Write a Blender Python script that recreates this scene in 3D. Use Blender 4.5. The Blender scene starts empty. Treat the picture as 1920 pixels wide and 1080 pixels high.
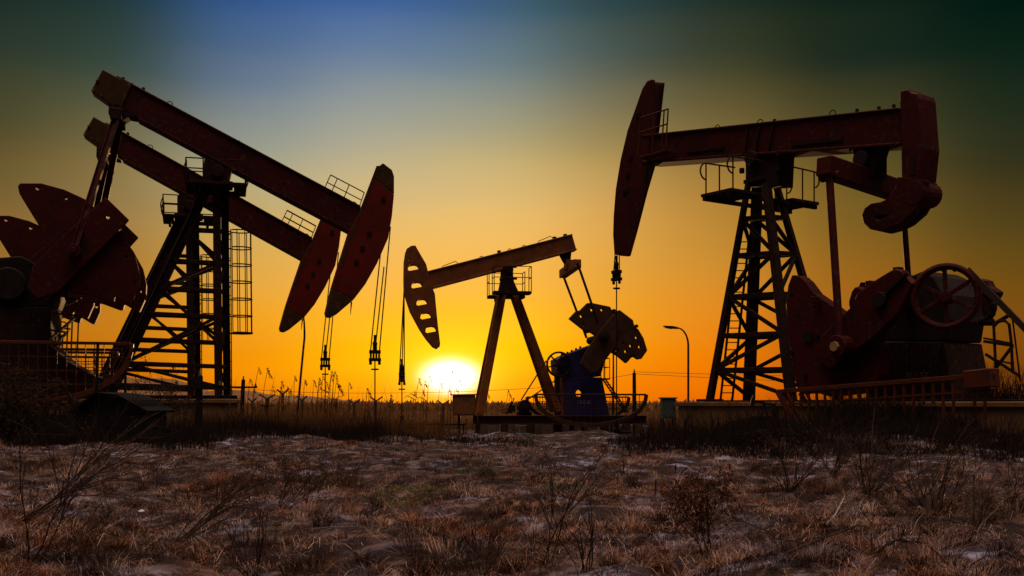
import bpy, math, random
import numpy as np
from mathutils import Vector, Matrix
from mathutils.geometry import tessellate_polygon

random.seed(7)
rng = np.random.default_rng(11)
scene = bpy.context.scene
col = scene.collection
FPX, HX, HY, CAMH = 2000.0, 960.0, 755.0, 1.3      # focal length in 1920-pixels, principal point, eye height
R = math.radians

# ------------------------------------------------------------------ camera
cd = bpy.data.cameras.new('camera'); cam = bpy.data.objects.new('camera', cd); col.objects.link(cam)
cam.location = (0, 0, CAMH); cam.rotation_euler = (R(90), 0, 0)
cd.sensor_width = 36; cd.lens = 36 * FPX / 1920; cd.shift_y = (HY - 540) / 1920
cd.clip_start = 0.1; cd.clip_end = 9000
scene.camera = cam

def srgb(r, g, b):
    f = lambda c: (c / 255 / 12.92) if c <= 10.3 else ((c / 255 + .055) / 1.055) ** 2.4
    return (f(r), f(g), f(b), 1)

def P(px, py, Y):
    return Vector(((px - HX) / FPX * Y, Y, CAMH + (HY - py) / FPX * Y))

# ------------------------------------------------------------------ ground height (vectorised)
_w = []
for lam, amp in ((9, .05), (5.5, .035), (3.3, .03), (2.3, .03), (1.5, .022), (1.0, .016), (.7, .012), (.5, .009)):
    for k in range(3):
        a = random.uniform(0, math.pi * 2)
        _w.append((math.cos(a) * 2 * math.pi / lam, math.sin(a) * 2 * math.pi / lam, random.uniform(0, 6.28), amp * random.uniform(.5, 1)))
def ground_np(x, y):
    x = np.asarray(x, float); y = np.asarray(y, float)
    z = np.zeros(np.broadcast(x, y).shape)
    for kx, ky, ph, am in _w:
        z = z + am * np.sin(kx * x + ky * y + ph)
    fade = np.clip((60 - y) / 25, 0, 1)
    z = z * fade
    # low earth bank on the right in front of the large jack
    def sm(a, b, v):
        t = np.clip((v - a) / (b - a), 0, 1); return t * t * (3 - 2 * t)
    bank = sm(2.6, 5.2, x + .15 * np.sin(y * 1.7)) * sm(20.5, 23.5, y + .3 * np.sin(x * 1.3)) * (1 - sm(27.5, 30, y))
    z = z + .30 * bank * (1 + .18 * np.sin(x * 2.1 + 1) + .12 * np.sin(x * 4.7))
    # the field climbs gently toward the reeds on the left
    z = z + .40 * sm(9, 27, y) * (1 - sm(30, 39, y)) * (1 - .32*sm(-4.5, -1.5, x) - .2*sm(2, 5, x))
    # shallow tracks: a slight dip across the middle distance
    z = z - .05 * np.exp(-((y - 17 - .2 * x) / 1.2) ** 2)
    return z
def gz(x, y):
    return float(ground_np(x, y))

# ------------------------------------------------------------------ mesh builder
def _basis(d, up=None):
    d = d.normalized()
    up = Vector(up) if up is not None else (Vector((0, 0, 1)) if abs(d.z) < .95 else Vector((0, 1, 0)))
    a = d.cross(up)
    if a.length < 1e-6: a = d.cross(Vector((1, 0, 0)))
    a.normalize(); b = a.cross(d).normalized()
    return a, b

class MB:
    def __init__(s): s.v = []; s.f = []; s.m = []
    def add(s, vs, fs, mi=0):
        o = len(s.v); s.v += [tuple(v) for v in vs]; s.f += [[i + o for i in f] for f in fs]; s.m += [mi] * len(fs); return s
    def box(s, lo, hi, mi=0):
        x0, y0, z0 = lo; x1, y1, z1 = hi
        return s.add([(x0,y0,z0),(x1,y0,z0),(x1,y1,z0),(x0,y1,z0),(x0,y0,z1),(x1,y0,z1),(x1,y1,z1),(x0,y1,z1)],
              [(0,3,2,1),(4,5,6,7),(0,1,5,4),(1,2,6,5),(2,3,7,6),(3,0,4,7)], mi)
    def bar(s, p, q, w, h, up=None, mi=0, w2=None, h2=None):
        p = Vector(p); q = Vector(q); a, b = _basis(q - p, up); w2 = w if w2 is None else w2; h2 = h if h2 is None else h2
        vs = [p + a*i*w/2 + b*j*h/2 for i, j in ((-1,-1),(1,-1),(1,1),(-1,1))] + [q + a*i*w2/2 + b*j*h2/2 for i, j in ((-1,-1),(1,-1),(1,1),(-1,1))]
        return s.add(vs, [(3,2,1,0),(4,5,6,7),(0,1,5,4),(1,2,6,5),(2,3,7,6),(3,0,4,7)], mi)
    def ibeam(s, p, q, w, h, up=None, th=.03):
        p = Vector(p); q = Vector(q); a, b = _basis(q - p, up)
        s.bar(p + b*(h/2-th/2), q + b*(h/2-th/2), w, th, up); s.bar(p - b*(h/2-th/2), q - b*(h/2-th/2), w, th, up)
        return s.bar(p, q, th, h - 2*th, up)
    def tube(s, p, q, r, r2=None, n=8, mi=0, cap=True):
        p = Vector(p); q = Vector(q); a, b = _basis(q - p); r2 = r if r2 is None else r2
        vs = [p + (a*math.cos(2*math.pi*i/n) + b*math.sin(2*math.pi*i/n))*r for i in range(n)] + \
             [q + (a*math.cos(2*math.pi*i/n) + b*math.sin(2*math.pi*i/n))*r2 for i in range(n)]
        fs = [(i, (i+1) % n, n+(i+1) % n, n+i) for i in range(n)]
        if cap: fs += [tuple(range(n-1, -1, -1)), tuple(range(n, 2*n))]
        return s.add(vs, fs, mi)
    def path(s, pts, r, n=6, r2=None, closed=False, mi=0):
        pts = [Vector(p) for p in pts]; k = len(pts); r2 = r if r2 is None else r2
        vs = []; pa = None
        for i, p in enumerate(pts):
            d = (pts[(i+1) % k] - pts[i-1]) if closed else (pts[min(i+1, k-1)] - pts[max(i-1, 0)])
            if d.length < 1e-9: d = Vector((0, 0, 1))
            a, b = _basis(d)
            if pa is not None and a.dot(pa) < 0 : a, b = -a, -b
            pa = a; rr = r + (r2 - r) * i / max(1, k-1)
            vs += [p + (a*math.cos(2*math.pi*j/n) + b*math.sin(2*math.pi*j/n))*rr for j in range(n)]
        fs = []
        for i in range(k if closed else k-1):
            o, o2 = i*n, ((i+1) % k)*n
            fs += [(o+j, o+(j+1) % n, o2+(j+1) % n, o2+j) for j in range(n)]
        if not closed: fs += [tuple(range(n-1, -1, -1)), tuple(range((k-1)*n, k*n))]
        return s.add(vs, fs, mi)
    def ring(s, c, rad, r, ax=(0,0,1), n=28, a0=0, a1=None, m=6, mi=0):
        c = Vector(c); a, b = _basis(Vector(ax)); full = a1 is None
        a1 = 2*math.pi if full else a1
        k = n if full else n+1
        pts = [c + (a*math.cos(a0+(a1-a0)*i/n) + b*math.sin(a0+(a1-a0)*i/n))*rad for i in range(k)]
        return s.path(pts, r, m, closed=full, mi=mi)
    def prism(s, poly, t0, t1, holes=(), mi=0, to3=None):
        # poly: list of (s,z); extruded along local y from t0 (near) to t1
        to3 = to3 or (lambda u, t, w: (u, t, w))
        loops = [list(poly)] + [list(h) for h in holes]
        def area(l): return sum(l[i-1][0]*l[i][1]-l[i][0]*l[i-1][1] for i in range(len(l)))
        if area(loops[0]) < 0: loops[0].reverse()
        for h in loops[1:]:
            if area(h) > 0: h.reverse()
        flat = [p for l in loops for p in l]; n = len(flat)
        vs = [to3(u, t0, w) for u, w in flat] + [to3(u, t1, w) for u, w in flat]
        fs = []
        if holes:
            for tri in tessellate_polygon([[Vector((u, w, 0)) for u, w in l] for l in loops]):
                a, b, c = tri
                ar = (flat[b][0]-flat[a][0])*(flat[c][1]-flat[a][1])-(flat[c][0]-flat[a][0])*(flat[b][1]-flat[a][1])
                if ar < 0: b, c = c, b
                fs += [(a, b, c), (n+c, n+b, n+a)]
        else:
            fs += [tuple(range(n)), tuple(range(2*n-1, n-1, -1))]
        o = 0
        for l in loops:
            k = len(l)
            for i in range(k):
                j = (i+1) % k; fs.append((o+j, o+i, n+o+i, n+o+j))
            o += k
        return s.add(vs, fs, mi)
    def build(s, name, mats, parent=None, bevel=0, smooth=False):
        me = bpy.data.meshes.new(name); me.from_pydata(s.v, [], s.f); me.update()
        if not isinstance(mats, (list, tuple)): mats = [mats]
        for m in mats: me.materials.append(m)
        me.polygons.foreach_set('material_index', s.m)
        if smooth: me.polygons.foreach_set('use_smooth', [True]*len(s.f))
        o = bpy.data.objects.new(name, me); col.objects.link(o)
        if parent is not None: o.parent = parent
        if bevel:
            b = o.modifiers.new('bevel', 'BEVEL'); b.width = bevel; b.segments = 1; b.limit_method = 'ANGLE'; b.angle_limit = R(50)
        return o

def circ(c, r, n=12, ry=None):
    ry = r if ry is None else ry
    return [(c[0]+r*math.cos(2*math.pi*i/n), c[1]+ry*math.sin(2*math.pi*i/n)) for i in range(n)]

def tag(o, label=None, cat=None, group=None, kind=None):
    if label: o['label'] = label
    if cat: o['category'] = cat
    if group: o['group'] = group
    if kind: o['kind'] = kind
    return o
def thing(name, label, cat, loc=(0,0,0), rz=0, group=None):
    o = bpy.data.objects.new(name, None); col.objects.link(o); o.location = loc; o.rotation_euler = (0, 0, rz)
    o.empty_display_size = .3
    return tag(o, label, cat, group)
def copy_tree(o, parent=None):
    c = o.copy(); col.objects.link(c)
    if parent is not None: c.parent = parent
    for ch in list(o.children): copy_tree(ch, c)
    return c

class Frame:
    """a machine's own axes: s along it, t across it (away from the viewer), z up"""
    def __init__(f, px, Y, psi):
        f.O = Vector(((px - HX) / FPX * Y, Y, 0)); f.psi = R(psi)
        f.e1 = Vector((math.cos(f.psi), math.sin(f.psi), 0)); f.e2 = Vector((-math.sin(f.psi), math.cos(f.psi), 0))
    def at(f, px, py, t=0):
        d = Vector(((px - HX) / FPX, 1, (HY - py) / FPX)); lam = (t + f.O.dot(f.e2)) / d.dot(f.e2)
        p = d * lam; return Vector(((p - f.O).dot(f.e1), t, CAMH + p.z))
    def sz(f, px, py, t=0):
        p = f.at(px, py, t); return (p.x, p.z)
    def poly(f, pts, t): return [f.sz(x, y, t) for x, y in pts]
    def thing(f, name, label, cat, group=None): return thing(name, label, cat, f.O, f.psi, group)
    def px(f, p):   # projected pixel of a local point (for checking)
        w = f.O + f.e1 * p[0] + f.e2 * p[1]; return (HX + FPX * w.x / w.y, HY - FPX * (p[2] - CAMH) / w.y)

# ------------------------------------------------------------------ materials
def mat(name, c1, c2=None, rough=.6, scale=3.0, metal=0.0, lo=.4, hi=.65, c3=None, bump=0.0, detail=6, spec=.14):
    m = bpy.data.materials.new(name); m.use_nodes = True; nt = m.node_tree; n = nt.nodes; l = nt.links
    b = n['Principled BSDF']; b.inputs['Roughness'].default_value = rough; b.inputs['Metallic'].default_value = metal
    b.inputs['Specular IOR Level'].default_value = spec
    if c2 is None:
        b.inputs['Base Color'].default_value = (*c1, 1); return m
    tc = n.new('ShaderNodeTexCoord'); nz = n.new('ShaderNodeTexNoise'); nz.inputs['Scale'].default_value = scale; nz.inputs['Detail'].default_value = detail
    nz.inputs['Roughness'].default_value = .65
    l.new(tc.outputs['Object'], nz.inputs['Vector'])
    cr = n.new('ShaderNodeValToRGB'); cr.color_ramp.elements[0].position = lo; cr.color_ramp.elements[1].position = hi
    cr.color_ramp.elements[0].color = (*c1, 1); cr.color_ramp.elements[1].color = (*c2, 1)
    l.new(nz.outputs['Fac'], cr.inputs['Fac']); out = cr.outputs['Color']
    if c3 is not None:
        n2 = n.new('ShaderNodeTexNoise'); n2.inputs['Scale'].default_value = scale * 5.3; n2.inputs['Detail'].default_value = 8
        l.new(tc.outputs['Object'], n2.inputs['Vector'])
        r2 = n.new('ShaderNodeValToRGB'); r2.color_ramp.elements[0].position = .56; r2.color_ramp.elements[1].position = .68
        l.new(n2.outputs['Fac'], r2.inputs['Fac'])
        mx = n.new('ShaderNodeMix'); mx.data_type = 'RGBA'; l.new(r2.outputs['Color'], mx.inputs['Factor']); l.new(out, mx.inputs['A']); mx.inputs['B'].default_value = (*c3, 1)
        out = mx.outputs['Result']
    l.new(out, b.inputs['Base Color'])
    rr = n.new('ShaderNodeMapRange'); rr.inputs['To Min'].default_value = rough - .12; rr.inputs['To Max'].default_value = min(1, rough + .2)
    l.new(nz.outputs['Fac'], rr.inputs['Value']); l.new(rr.outputs['Result'], b.inputs['Roughness'])
    if bump:
        bp = n.new('ShaderNodeBump'); bp.inputs['Strength'].default_value = bump; bp.inputs['Distance'].default_value = .02
        l.new(nz.outputs['Fac'], bp.inputs['Height']); l.new(bp.outputs['Normal'], b.inputs['Normal'])
    return m

def leafmat(name, c1, c2, scale=.8, trans=.35, attr=True):
    m = bpy.data.materials.new(name); m.use_nodes = True; nt = m.node_tree; n = nt.nodes; l = nt.links
    n.remove(n['Principled BSDF'])
    tc = n.new('ShaderNodeTexCoord'); nz = n.new('ShaderNodeTexNoise'); nz.inputs['Scale'].default_value = scale; nz.inputs['Detail'].default_value = 5
    l.new(tc.outputs['Object'], nz.inputs['Vector'])
    cr = n.new('ShaderNodeValToRGB'); cr.color_ramp.elements[0].position = .35; cr.color_ramp.elements[1].position = .65
    cr.color_ramp.elements[0].color = (*c1, 1); cr.color_ramp.elements[1].color = (*c2, 1); l.new(nz.outputs['Fac'], cr.inputs['Fac'])
    d = n.new('ShaderNodeBsdfDiffuse'); t = n.new('ShaderNodeBsdfTranslucent'); mx = n.new('ShaderNodeMixShader'); mx.inputs['Fac'].default_value = trans
    l.new(cr.outputs['Color'], d.inputs['Color']); l.new(cr.outputs['Color'], t.inputs['Color'])
    l.new(d.outputs[0], mx.inputs[1]); l.new(t.outputs[0], mx.inputs[2]); l.new(mx.outputs[0], n['Material Output'].inputs['Surface'])
    return m

RED = mat('worn red paint', (.062, .0042, .0022), (.032, .0042, .0024), .6, 1.3, c3=(.065, .028, .012))
REDB = mat('bright red weight paint', (.066, .0045, .0022), (.036, .0045, .0024), .65, 1.8, c3=(.06, .024, .010))
REDH = mat('horsehead red paint', (.16, .011, .004), (.10, .008, .0032), .6, 1.1, c3=(.08, .025, .010))
RUSTW = mat('rusty weight plate', (.085, .034, .014), (.045, .02, .01), .6, 2.5, c3=(.05, .025, .012))
YEL = mat('dull yellow paint', (.062, .028, .007), (.042, .02, .006), .5, 1.4, c3=(.1, .05, .02))
DARK = mat('dark weathered steel', (.026, .010, .0065), (.016, .008, .0055), .85, 2.2, c3=(.07, .03, .015))
STEEL = mat('oily black steel', (.020, .012, .009), (.012, .008, .007), .75, 3.0)
ORANGE = mat('glow brightened orange paint', (.25, .078, .020), (.15, .048, .015), .5, 2.5, c3=(.1, .045, .02))  # orange brown paint, brightened to carry the haze glow on the middle jack
PURPLE = mat('faded violet blue paint', (.032, .024, .105), (.022, .018, .075), .5, 2.0, c3=(.03, .02, .035))
MAROON = mat('flare tinted maroon paint', (.065, .016, .024), (.04, .012, .016), .55, 2.2, c3=(.06, .03, .03))  # purplish lens flare tint put into the skid colour
RAILR = mat('rail red oxide', (.11, .028, .010), (.075, .019, .008), .55, 3.0)
CONC = mat('weathered concrete', (.30, .24, .19), (.20, .16, .12), .9, 1.6, c3=(.12, .1, .08), bump=.4)
CONCB = mat('haze brown concrete', (.24, .125, .05), (.16, .085, .036), .9, 1.1, c3=(.10, .06, .03), bump=.4)  # brown light of the haze put into the plinth concrete colour
CONCD = mat('stained dark concrete', (.13, .085, .05), (.08, .055, .035), .9, 1.1, c3=(.05, .035, .025), bump=.4)
GREYG = mat('grey green enamel', (.075, .115, .10), (.05, .08, .07), .45, 3.0, c3=(.1, .08, .06))
RUSTB = mat('rusty cabinet paint', (.25, .10, .03), (.16, .06, .02), .5, 2.5, c3=(.08, .035, .015))
WOODD = mat('weathered pole timber', (.018, .012, .009), (.010, .008, .006), .95, 6)
WIRE = mat('bare cable', (.05, .03, .02), rough=.5)
SOIL = mat('dry clod soil', (.05, .03, .022), (.025, .017, .013), .95, 5, bump=.8)
TWIG = mat('dry bark', (.045, .025, .018), (.022, .014, .011), .9, 8)
TWIGL = mat('pale dead stalk', (.17, .11, .07), (.09, .055, .04), .85, 6)
BARKG = mat('bleached wood', (.42, .36, .34), (.25, .2, .18), .85, 6)
TILE = mat('dark roof sheet', (.005, .004, .004), (.003, .003, .003), .95, 5)
BRICK = mat('smoked brickwork', (.03, .020, .017), (.018, .013, .012), .95, 7)
LEAFD = leafmat('withered brown leaf', (.055, .024, .014), (.10, .042, .022), 2.0, .12)
GREENG = leafmat('short green grass', (.03, .045, .014), (.26, .25, .07), 7.0, .3)
LEAFK = leafmat('dark shrub leaf', (.03, .022, .012), (.055, .03, .014), 2.0, .3)
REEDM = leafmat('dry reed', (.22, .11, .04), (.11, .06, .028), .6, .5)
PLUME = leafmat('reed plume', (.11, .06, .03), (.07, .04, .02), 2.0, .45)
REEDD = leafmat('shade toned reed', (.12, .062, .026), (.05, .028, .014), .9, .6)  # darker copy of the reed for shade, warmed in colour for sun glow
WEEDD = leafmat('dead brown weed', (.045, .022, .014), (.075, .035, .02), 2.0, .2)
BRUSH = leafmat('shade toned bank brush', (.018, .013, .011), (.03, .02, .014), .7, .25)  # shadow on the bank put into the brush colour
LETTER = mat('pale lettering paint', (.38, .36, .42), rough=.6)
LITTER = mat('white litter', (.75, .75, .78), rough=.6)
# ------------------------------------------------------------------ world: dusk sky
SUN_AZ = math.atan((845 - HX) / FPX); SUN_EL = math.atan((HY - 706) / FPX)
w = bpy.data.worlds.new('World'); scene.world = w; w.use_nodes = True
nt = w.node_tree; N = nt.nodes; L = nt.links
bg = N['Background']
tc = N.new('ShaderNodeTexCoord'); sp = N.new('ShaderNodeSeparateXYZ'); L.new(tc.outputs['Generated'], sp.inputs[0])
def mth(op, a, b=None, c=None, clamp=False):
    m = N.new('ShaderNodeMath'); m.operation = op; m.use_clamp = clamp
    for i, v in enumerate((a, b, c)):
        if v is None: continue
        if isinstance(v, (int, float)): m.inputs[i].default_value = v
        else: L.new(v, m.inputs[i])
    return m.outputs[0]
def mixc(fac, a, b, blend='MIX'):
    m = N.new('ShaderNodeMix'); m.data_type = 'RGBA'; m.blend_type = blend
    if isinstance(fac, (int, float)): m.inputs['Factor'].default_value = fac
    else: L.new(fac, m.inputs['Factor'])
    for k, v in (('A', a), ('B', b)):
        if isinstance(v, tuple): m.inputs[k].default_value = v
        else: L.new(v, m.inputs[k])
    return m.outputs['Result']
def smooth(v, a, b):
    m = N.new('ShaderNodeMapRange'); m.interpolation_type = 'SMOOTHSTEP'; L.new(v, m.inputs['Value'])
    m.inputs['From Min'].default_value = a; m.inputs['From Max'].default_value = b; return m.outputs['Result']
def linear(v, a, b):
    m = N.new('ShaderNodeMapRange'); L.new(v, m.inputs['Value'])
    m.inputs['From Min'].default_value = a; m.inputs['From Max'].default_value = b; return m.outputs['Result']
az = mth('ARCTAN2', sp.outputs['X'], sp.outputs['Y'])
el0 = mth('ARCSINE', sp.outputs['Z'])
# very soft streaks of thin cloud: they bend the gradient a little
nz = N.new('ShaderNodeTexNoise'); nz.inputs['Scale'].default_value = 3.0; nz.inputs['Detail'].default_value = 4
mp = N.new('ShaderNodeMapping'); mp.inputs['Scale'].default_value = (1, 1, 5); L.new(tc.outputs['Generated'], mp.inputs['Vector']); L.new(mp.outputs[0], nz.inputs['Vector'])
el = mth('ADD', el0, mth('MULTIPLY', mth('SUBTRACT', nz.outputs['Fac'], .5), .022))
ELMAX = .4
eln = mth('DIVIDE', el, ELMAX, clamp=True)
COLS = SKYCOLS = [
 (30,  [(755,(120,55,4)),(700,(155,80,10)),(600,(188,116,26)),(500,(152,103,40)),(390,(116,88,40)),(270,(72,62,32)),(150,(52,56,35)),(30,(32,43,36)),(-60,(22,34,32))]),
 (200, [(755,(188,92,5)),(700,(205,110,10)),(620,(203,124,19)),(500,(178,126,50)),(390,(160,128,75)),(300,(138,120,72)),(150,(76,84,64)),(30,(42,62,54)),(-60,(32,54,54))]),
 (480, [(755,(232,118,0)),(700,(248,142,4)),(650,(244,150,20)),(565,(236,165,55)),(420,(204,169,100)),(310,(166,162,133)),(190,(116,130,143)),(110,(84,108,140)),(30,(58,92,140)),(-60,(42,74,128))]),
 (700, [(755,(250,138,0)),(700,(255,174,2)),(640,(255,180,16)),(550,(250,180,62)),(400,(226,186,115)),(280,(182,174,146)),(150,(128,142,158)),(30,(76,108,162)),(-60,(55,88,150))]),
 (820, [(755,(250,137,0)),(700,(255,176,2)),(640,(255,192,13)),(550,(252,184,62)),(395,(230,188,113)),(280,(186,172,132)),(150,(128,141,148)),(30,(76,104,152)),(-60,(58,88,138))]),
 (930, [(755,(250,136,0)),(700,(255,176,2)),(640,(255,200,12)),(545,(254,187,64)),(390,(232,190,112)),(280,(188,170,118)),(150,(127,138,128)),(30,(80,107,112)),(-60,(60,88,98))]),
 (1130,[(755,(242,118,0)),(700,(247,136,3)),(640,(248,155,16)),(545,(238,164,50)),(390,(216,166,88)),(280,(170,143,84)),(150,(106,104,84)),(30,(60,78,76)),(-60,(42,62,66))]),
 (1320,[(755,(232,102,0)),(730,(240,117,0)),(645,(238,130,16)),(510,(208,140,46)),(340,(161,119,50)),(250,(122,100,52)),(140,(74,70,40)),(30,(38,48,34)),(-60,(30,44,36))]),
 (1600,[(755,(158,74,3)),(720,(168,84,8)),(620,(172,98,18)),(470,(140,98,31)),(320,(100,84,37)),(140,(46,50,32)),(30,(24,38,27)),(-60,(16,30,24))]),
 (1890,[(755,(96,46,4)),(720,(112,58,7)),(620,(125,75,14)),(505,(104,74,20)),(430,(84,66,25)),(320,(55,50,26)),(210,(31,42,27)),(30,(3,28,19)),(-60,(2,22,18))]),
]
res = None; wsum = None
for px, st in COLS:
    a = math.atan((px - HX) / FPX)
    rp = N.new('ShaderNodeValToRGB'); rp.color_ramp.interpolation = 'CARDINAL'; L.new(eln, rp.inputs['Fac'])
    es = rp.color_ramp.elements
    for i, (py, c) in enumerate(st):
        pos = math.atan((HY - py) / FPX * math.cos(a)) / ELMAX
        e = es[i] if i < 2 else es.new(pos)
        e.position = pos; e.color = srgb(*c)
    # every azimuth is a normalised gaussian blend of the columns round it
    azc = mth('MINIMUM', mth('MAXIMUM', az, -.56), .56)
    wt = mth('EXPONENT', mth('MULTIPLY', mth('POWER', mth('DIVIDE', mth('SUBTRACT', azc, a), .077), 2), -1))
    vm = N.new('ShaderNodeVectorMath'); vm.operation = 'SCALE'; L.new(rp.outputs['Color'], vm.inputs[0]); L.new(wt, vm.inputs['Scale'])
    if res is None: res = vm.outputs[0]; wsum = wt
    else:
        va = N.new('ShaderNodeVectorMath'); L.new(res, va.inputs[0]); L.new(vm.outputs[0], va.inputs[1]); res = va.outputs[0]; wsum = mth('ADD', wsum, wt)
vd = N.new('ShaderNodeVectorMath'); vd.operation = 'SCALE'; L.new(res, vd.inputs[0]); L.new(mth('DIVIDE', 1.0, wsum), vd.inputs['Scale']); res = vd.outputs[0]
# physically based dusk sky plus an added zenith glow, outside this window
sk = N.new('ShaderNodeTexSky'); sk.sky_type = 'NISHITA'; sk.sun_disc = False; sk.sun_elevation = SUN_EL; sk.sun_rotation = SUN_AZ
sk.dust_density = 2.5; sk.ozone_density = 3.0
skc = mixc(1.0, sk.outputs['Color'], (.12, .078, .066, 1), 'MULTIPLY')
over = mixc(smooth(el0, R(42), R(80)), (.030, .020, .014, 1), (3.7, 2.62, 2.2, 1))  # bright unseen zenith added to light the ground
dome = mixc(1.0, skc, over, 'ADD')
res = mixc(smooth(el0, R(21), R(48)), res, dome)
side = smooth(mth('ABSOLUTE', az), R(30), R(85))
res = mixc(side, res, dome)
# the sun: a blown-out low disc in its glow
da = mth('SUBTRACT', az, SUN_AZ); de = mth('SUBTRACT', el0, SUN_EL)
def glow(ax, ay, amp, colr, power=1.0):
    q = mth('ADD', mth('POWER', mth('DIVIDE', da, ax), 2), mth('POWER', mth('DIVIDE', de, ay), 2))
    if power != 1.0: q = mth('POWER', q, power)
    g = mth('MULTIPLY', mth('EXPONENT', mth('MULTIPLY', q, -1)), amp)
    m = N.new('ShaderNodeMix'); m.data_type = 'RGBA'; m.blend_type = 'MULTIPLY'; m.inputs['Factor'].default_value = 1
    cx = N.new('ShaderNodeCombineColor')
    for i in range(3): L.new(g, cx.inputs[i])
    L.new(cx.outputs[0], m.inputs['A']); m.inputs['B'].default_value = (*colr, 1)
    return m.outputs['Result']
def addc(a, b): return mixc(1.0, a, b, 'ADD')
res = addc(res, glow(.0235, .0140, 2.2, (1, .95, .9), 1.6))
res = addc(res, glow(.042, .028, .75, (1, .55, .03)))
res = addc(res, glow(.12, .085, .16, (1, .6, .02)))
L.new(res, bg.inputs['Color']); bg.inputs['Strength'].default_value = 1.0

sd = bpy.data.lights.new('sun', 'SUN'); so = bpy.data.objects.new('sun', sd); col.objects.link(so)
sd.energy = 2.0; sd.angle = R(.6); sd.color = (1, .55, .22)
dirn = Vector((math.sin(SUN_AZ)*math.cos(SUN_EL), math.cos(SUN_AZ)*math.cos(SUN_EL), math.sin(SUN_EL)))
so.rotation_euler = dirn.to_track_quat('Z', 'Y').to_euler()
scene.view_settings.view_transform = 'Standard'; scene.view_settings.look = 'None'
scene.view_settings.exposure = 0; scene.view_settings.gamma = 1; scene.view_settings.use_curve_mapping = False
# ================================================================== shared machine parts
def lettering(body, size, parent, loc, m_):
    fc = bpy.data.curves.new('lettering', 'FONT'); fc.body = body; fc.size = size; fc.extrude = .002
    fo = bpy.data.objects.new('lettering_curve', fc); col.objects.link(fo); bpy.context.view_layer.update()
    me = bpy.data.meshes.new_from_object(fo.evaluated_get(bpy.context.evaluated_depsgraph_get())); bpy.data.objects.remove(fo); bpy.data.curves.remove(fc)
    me.name = 'lettering'; me.materials.clear(); me.materials.append(m_); o = bpy.data.objects.new('lettering', me); col.objects.link(o)
    o.parent = parent; o.location = loc; o.rotation_euler = (R(90), 0, 0); return o
def each(name, m_, parent, makers, bevel=0):
    for fn in makers:
        q = MB(); fn(q); q.build(name, m_, parent, bevel)

def lerp(a, b, f): return Vector(a) * (1 - f) + Vector(b) * f

def lattice(nt_, nb, ft, fb, vt, vb, wt, wb, levels, wid, root, diag=(), name='bracing', skipx=False):
    """braces between four legs: near/far slanted (nt_-nb, ft-fb) and near/far upright (vt-vb, wt-wb)"""
    m = MB(); legs = ((nt_, nb), (ft, fb), (vt, vb), (wt, wb))
    at = lambda i, f: lerp(legs[i][0], legs[i][1], f)
    for i, j in ((0, 2), (1, 3), (0, 1), (2, 3)):
        for k, f in enumerate(levels):
            if skipx and i == 0 and j == 1 and k % 2: continue
            m.bar(at(i, f), at(j, f), wid, wid * 1.15)
        for f0, f1, fl in diag:
            a, b = (i, j) if not fl else (j, i)
            m.bar(at(a, f0), at(b, f1), wid * .8, wid * .9)
    return m.build(name, DARK, root, .008)

def rail_loop(m, pts, h, r=.022, mid=True, hoop=False):
    """guard rail over ground points pts"""
    for p in pts: m.tube(p, Vector(p) + Vector((0, 0, h)), r, n=6)
    for k in ((1.0, .55) if mid else (1.0,)):
        m.path([Vector(p) + Vector((0, 0, h * k)) for p in pts], r, 6)

def cage(root, top, bot, out, rad=.36, hoops=7, straps=7, w=.24, rungs=0):
    """caged ladder: rails and rungs from bot to top (local points), cage bulging along out"""
    top = Vector(top); bot = Vector(bot); o = Vector(out).normalized(); side = (top - bot).cross(o).normalized()
    m = MB()
    for s in (-1, 1): m.bar(bot + side*w*s - Vector((0,0,2.2)), top + side*w*s, .035, .05)
    n = int(((top - bot).length + 2.2) / .3)
    for i in range(1, n): 
        p = lerp(bot - Vector((0, 0, 2.2)), top, i / n); m.tube(p - side*w, p + side*w, .013, n=5)
    lad = m.build('ladder', DARK, root)
    c = MB(); 
    for k in range(hoops):
        p = lerp(bot, top, k / (hoops - 1)) + o * rad
        c.path([p + (o*math.cos(a) + side*math.sin(a))*rad for a in [R(-150 + 300*i/16) for i in range(17)]], .022 if k else .03, 5)
    for k in range(straps):
        a = R(-120 + 240 * k / (straps - 1)); d = (o*math.cos(a) + side*math.sin(a))*rad
        c.bar(bot + o*rad + d, top + o*rad + d, .03, .012)
    c.build('safety_cage', DARK, lad)
    return lad

def halfmoon(root, fr, t, pl, pr, drop, material, name='crank_guard', band=.16, nx=18, nz=3, top=.09, flat=False):
    """half-moon guard fence beside the cranks: level top rail, curved channel below, wire infill"""
    a = fr.at(*pl, t); b = fr.at(*pr, t); zt = (a.z + b.z) / 2; tl = (b.z - a.z) * flat
    s0, s1 = a.x, b.x; c = (s0 + s1) / 2; hw = (s1 - s0) / 2
    zq_ = lambda s: zt + tl * (s - c) / (s1 - s0)
    zb = lambda s: zq_(s) - drop * math.sqrt(max(0, 1 - ((s - c) / hw) ** 2)) ** .9
    m = MB()
    m.bar((s0, t, zq_(s0)), (s1, t, zq_(s1)), .06, top)
    arc = [(c - hw * math.cos(math.pi * i / 28)) for i in range(29)]
    for i in range(28): m.bar((arc[i], t, zb(arc[i])), (arc[i+1], t, zb(arc[i+1])), .12, band)
    g = MB()
    for i in range(1, nx):
        s = s0 + (s1 - s0) * i / nx; g.bar((s, t, zb(s)), (s, t, zq_(s)), .022, .022)
    for k in range(1, nz + 1):
        z = zt - drop * k / (nz + 1.3); q = math.sqrt(max(0, 1 - ((zt - z) / drop) ** 2.2)) * hw
        g.bar((c - q, t, z + zq_(c - q) - zt), (c + q, t, z + zq_(c + q) - zt), .02, .028)
    o = m.build(name, material, root, .006); g.build('infill_bars', material, o)
    return o

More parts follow.
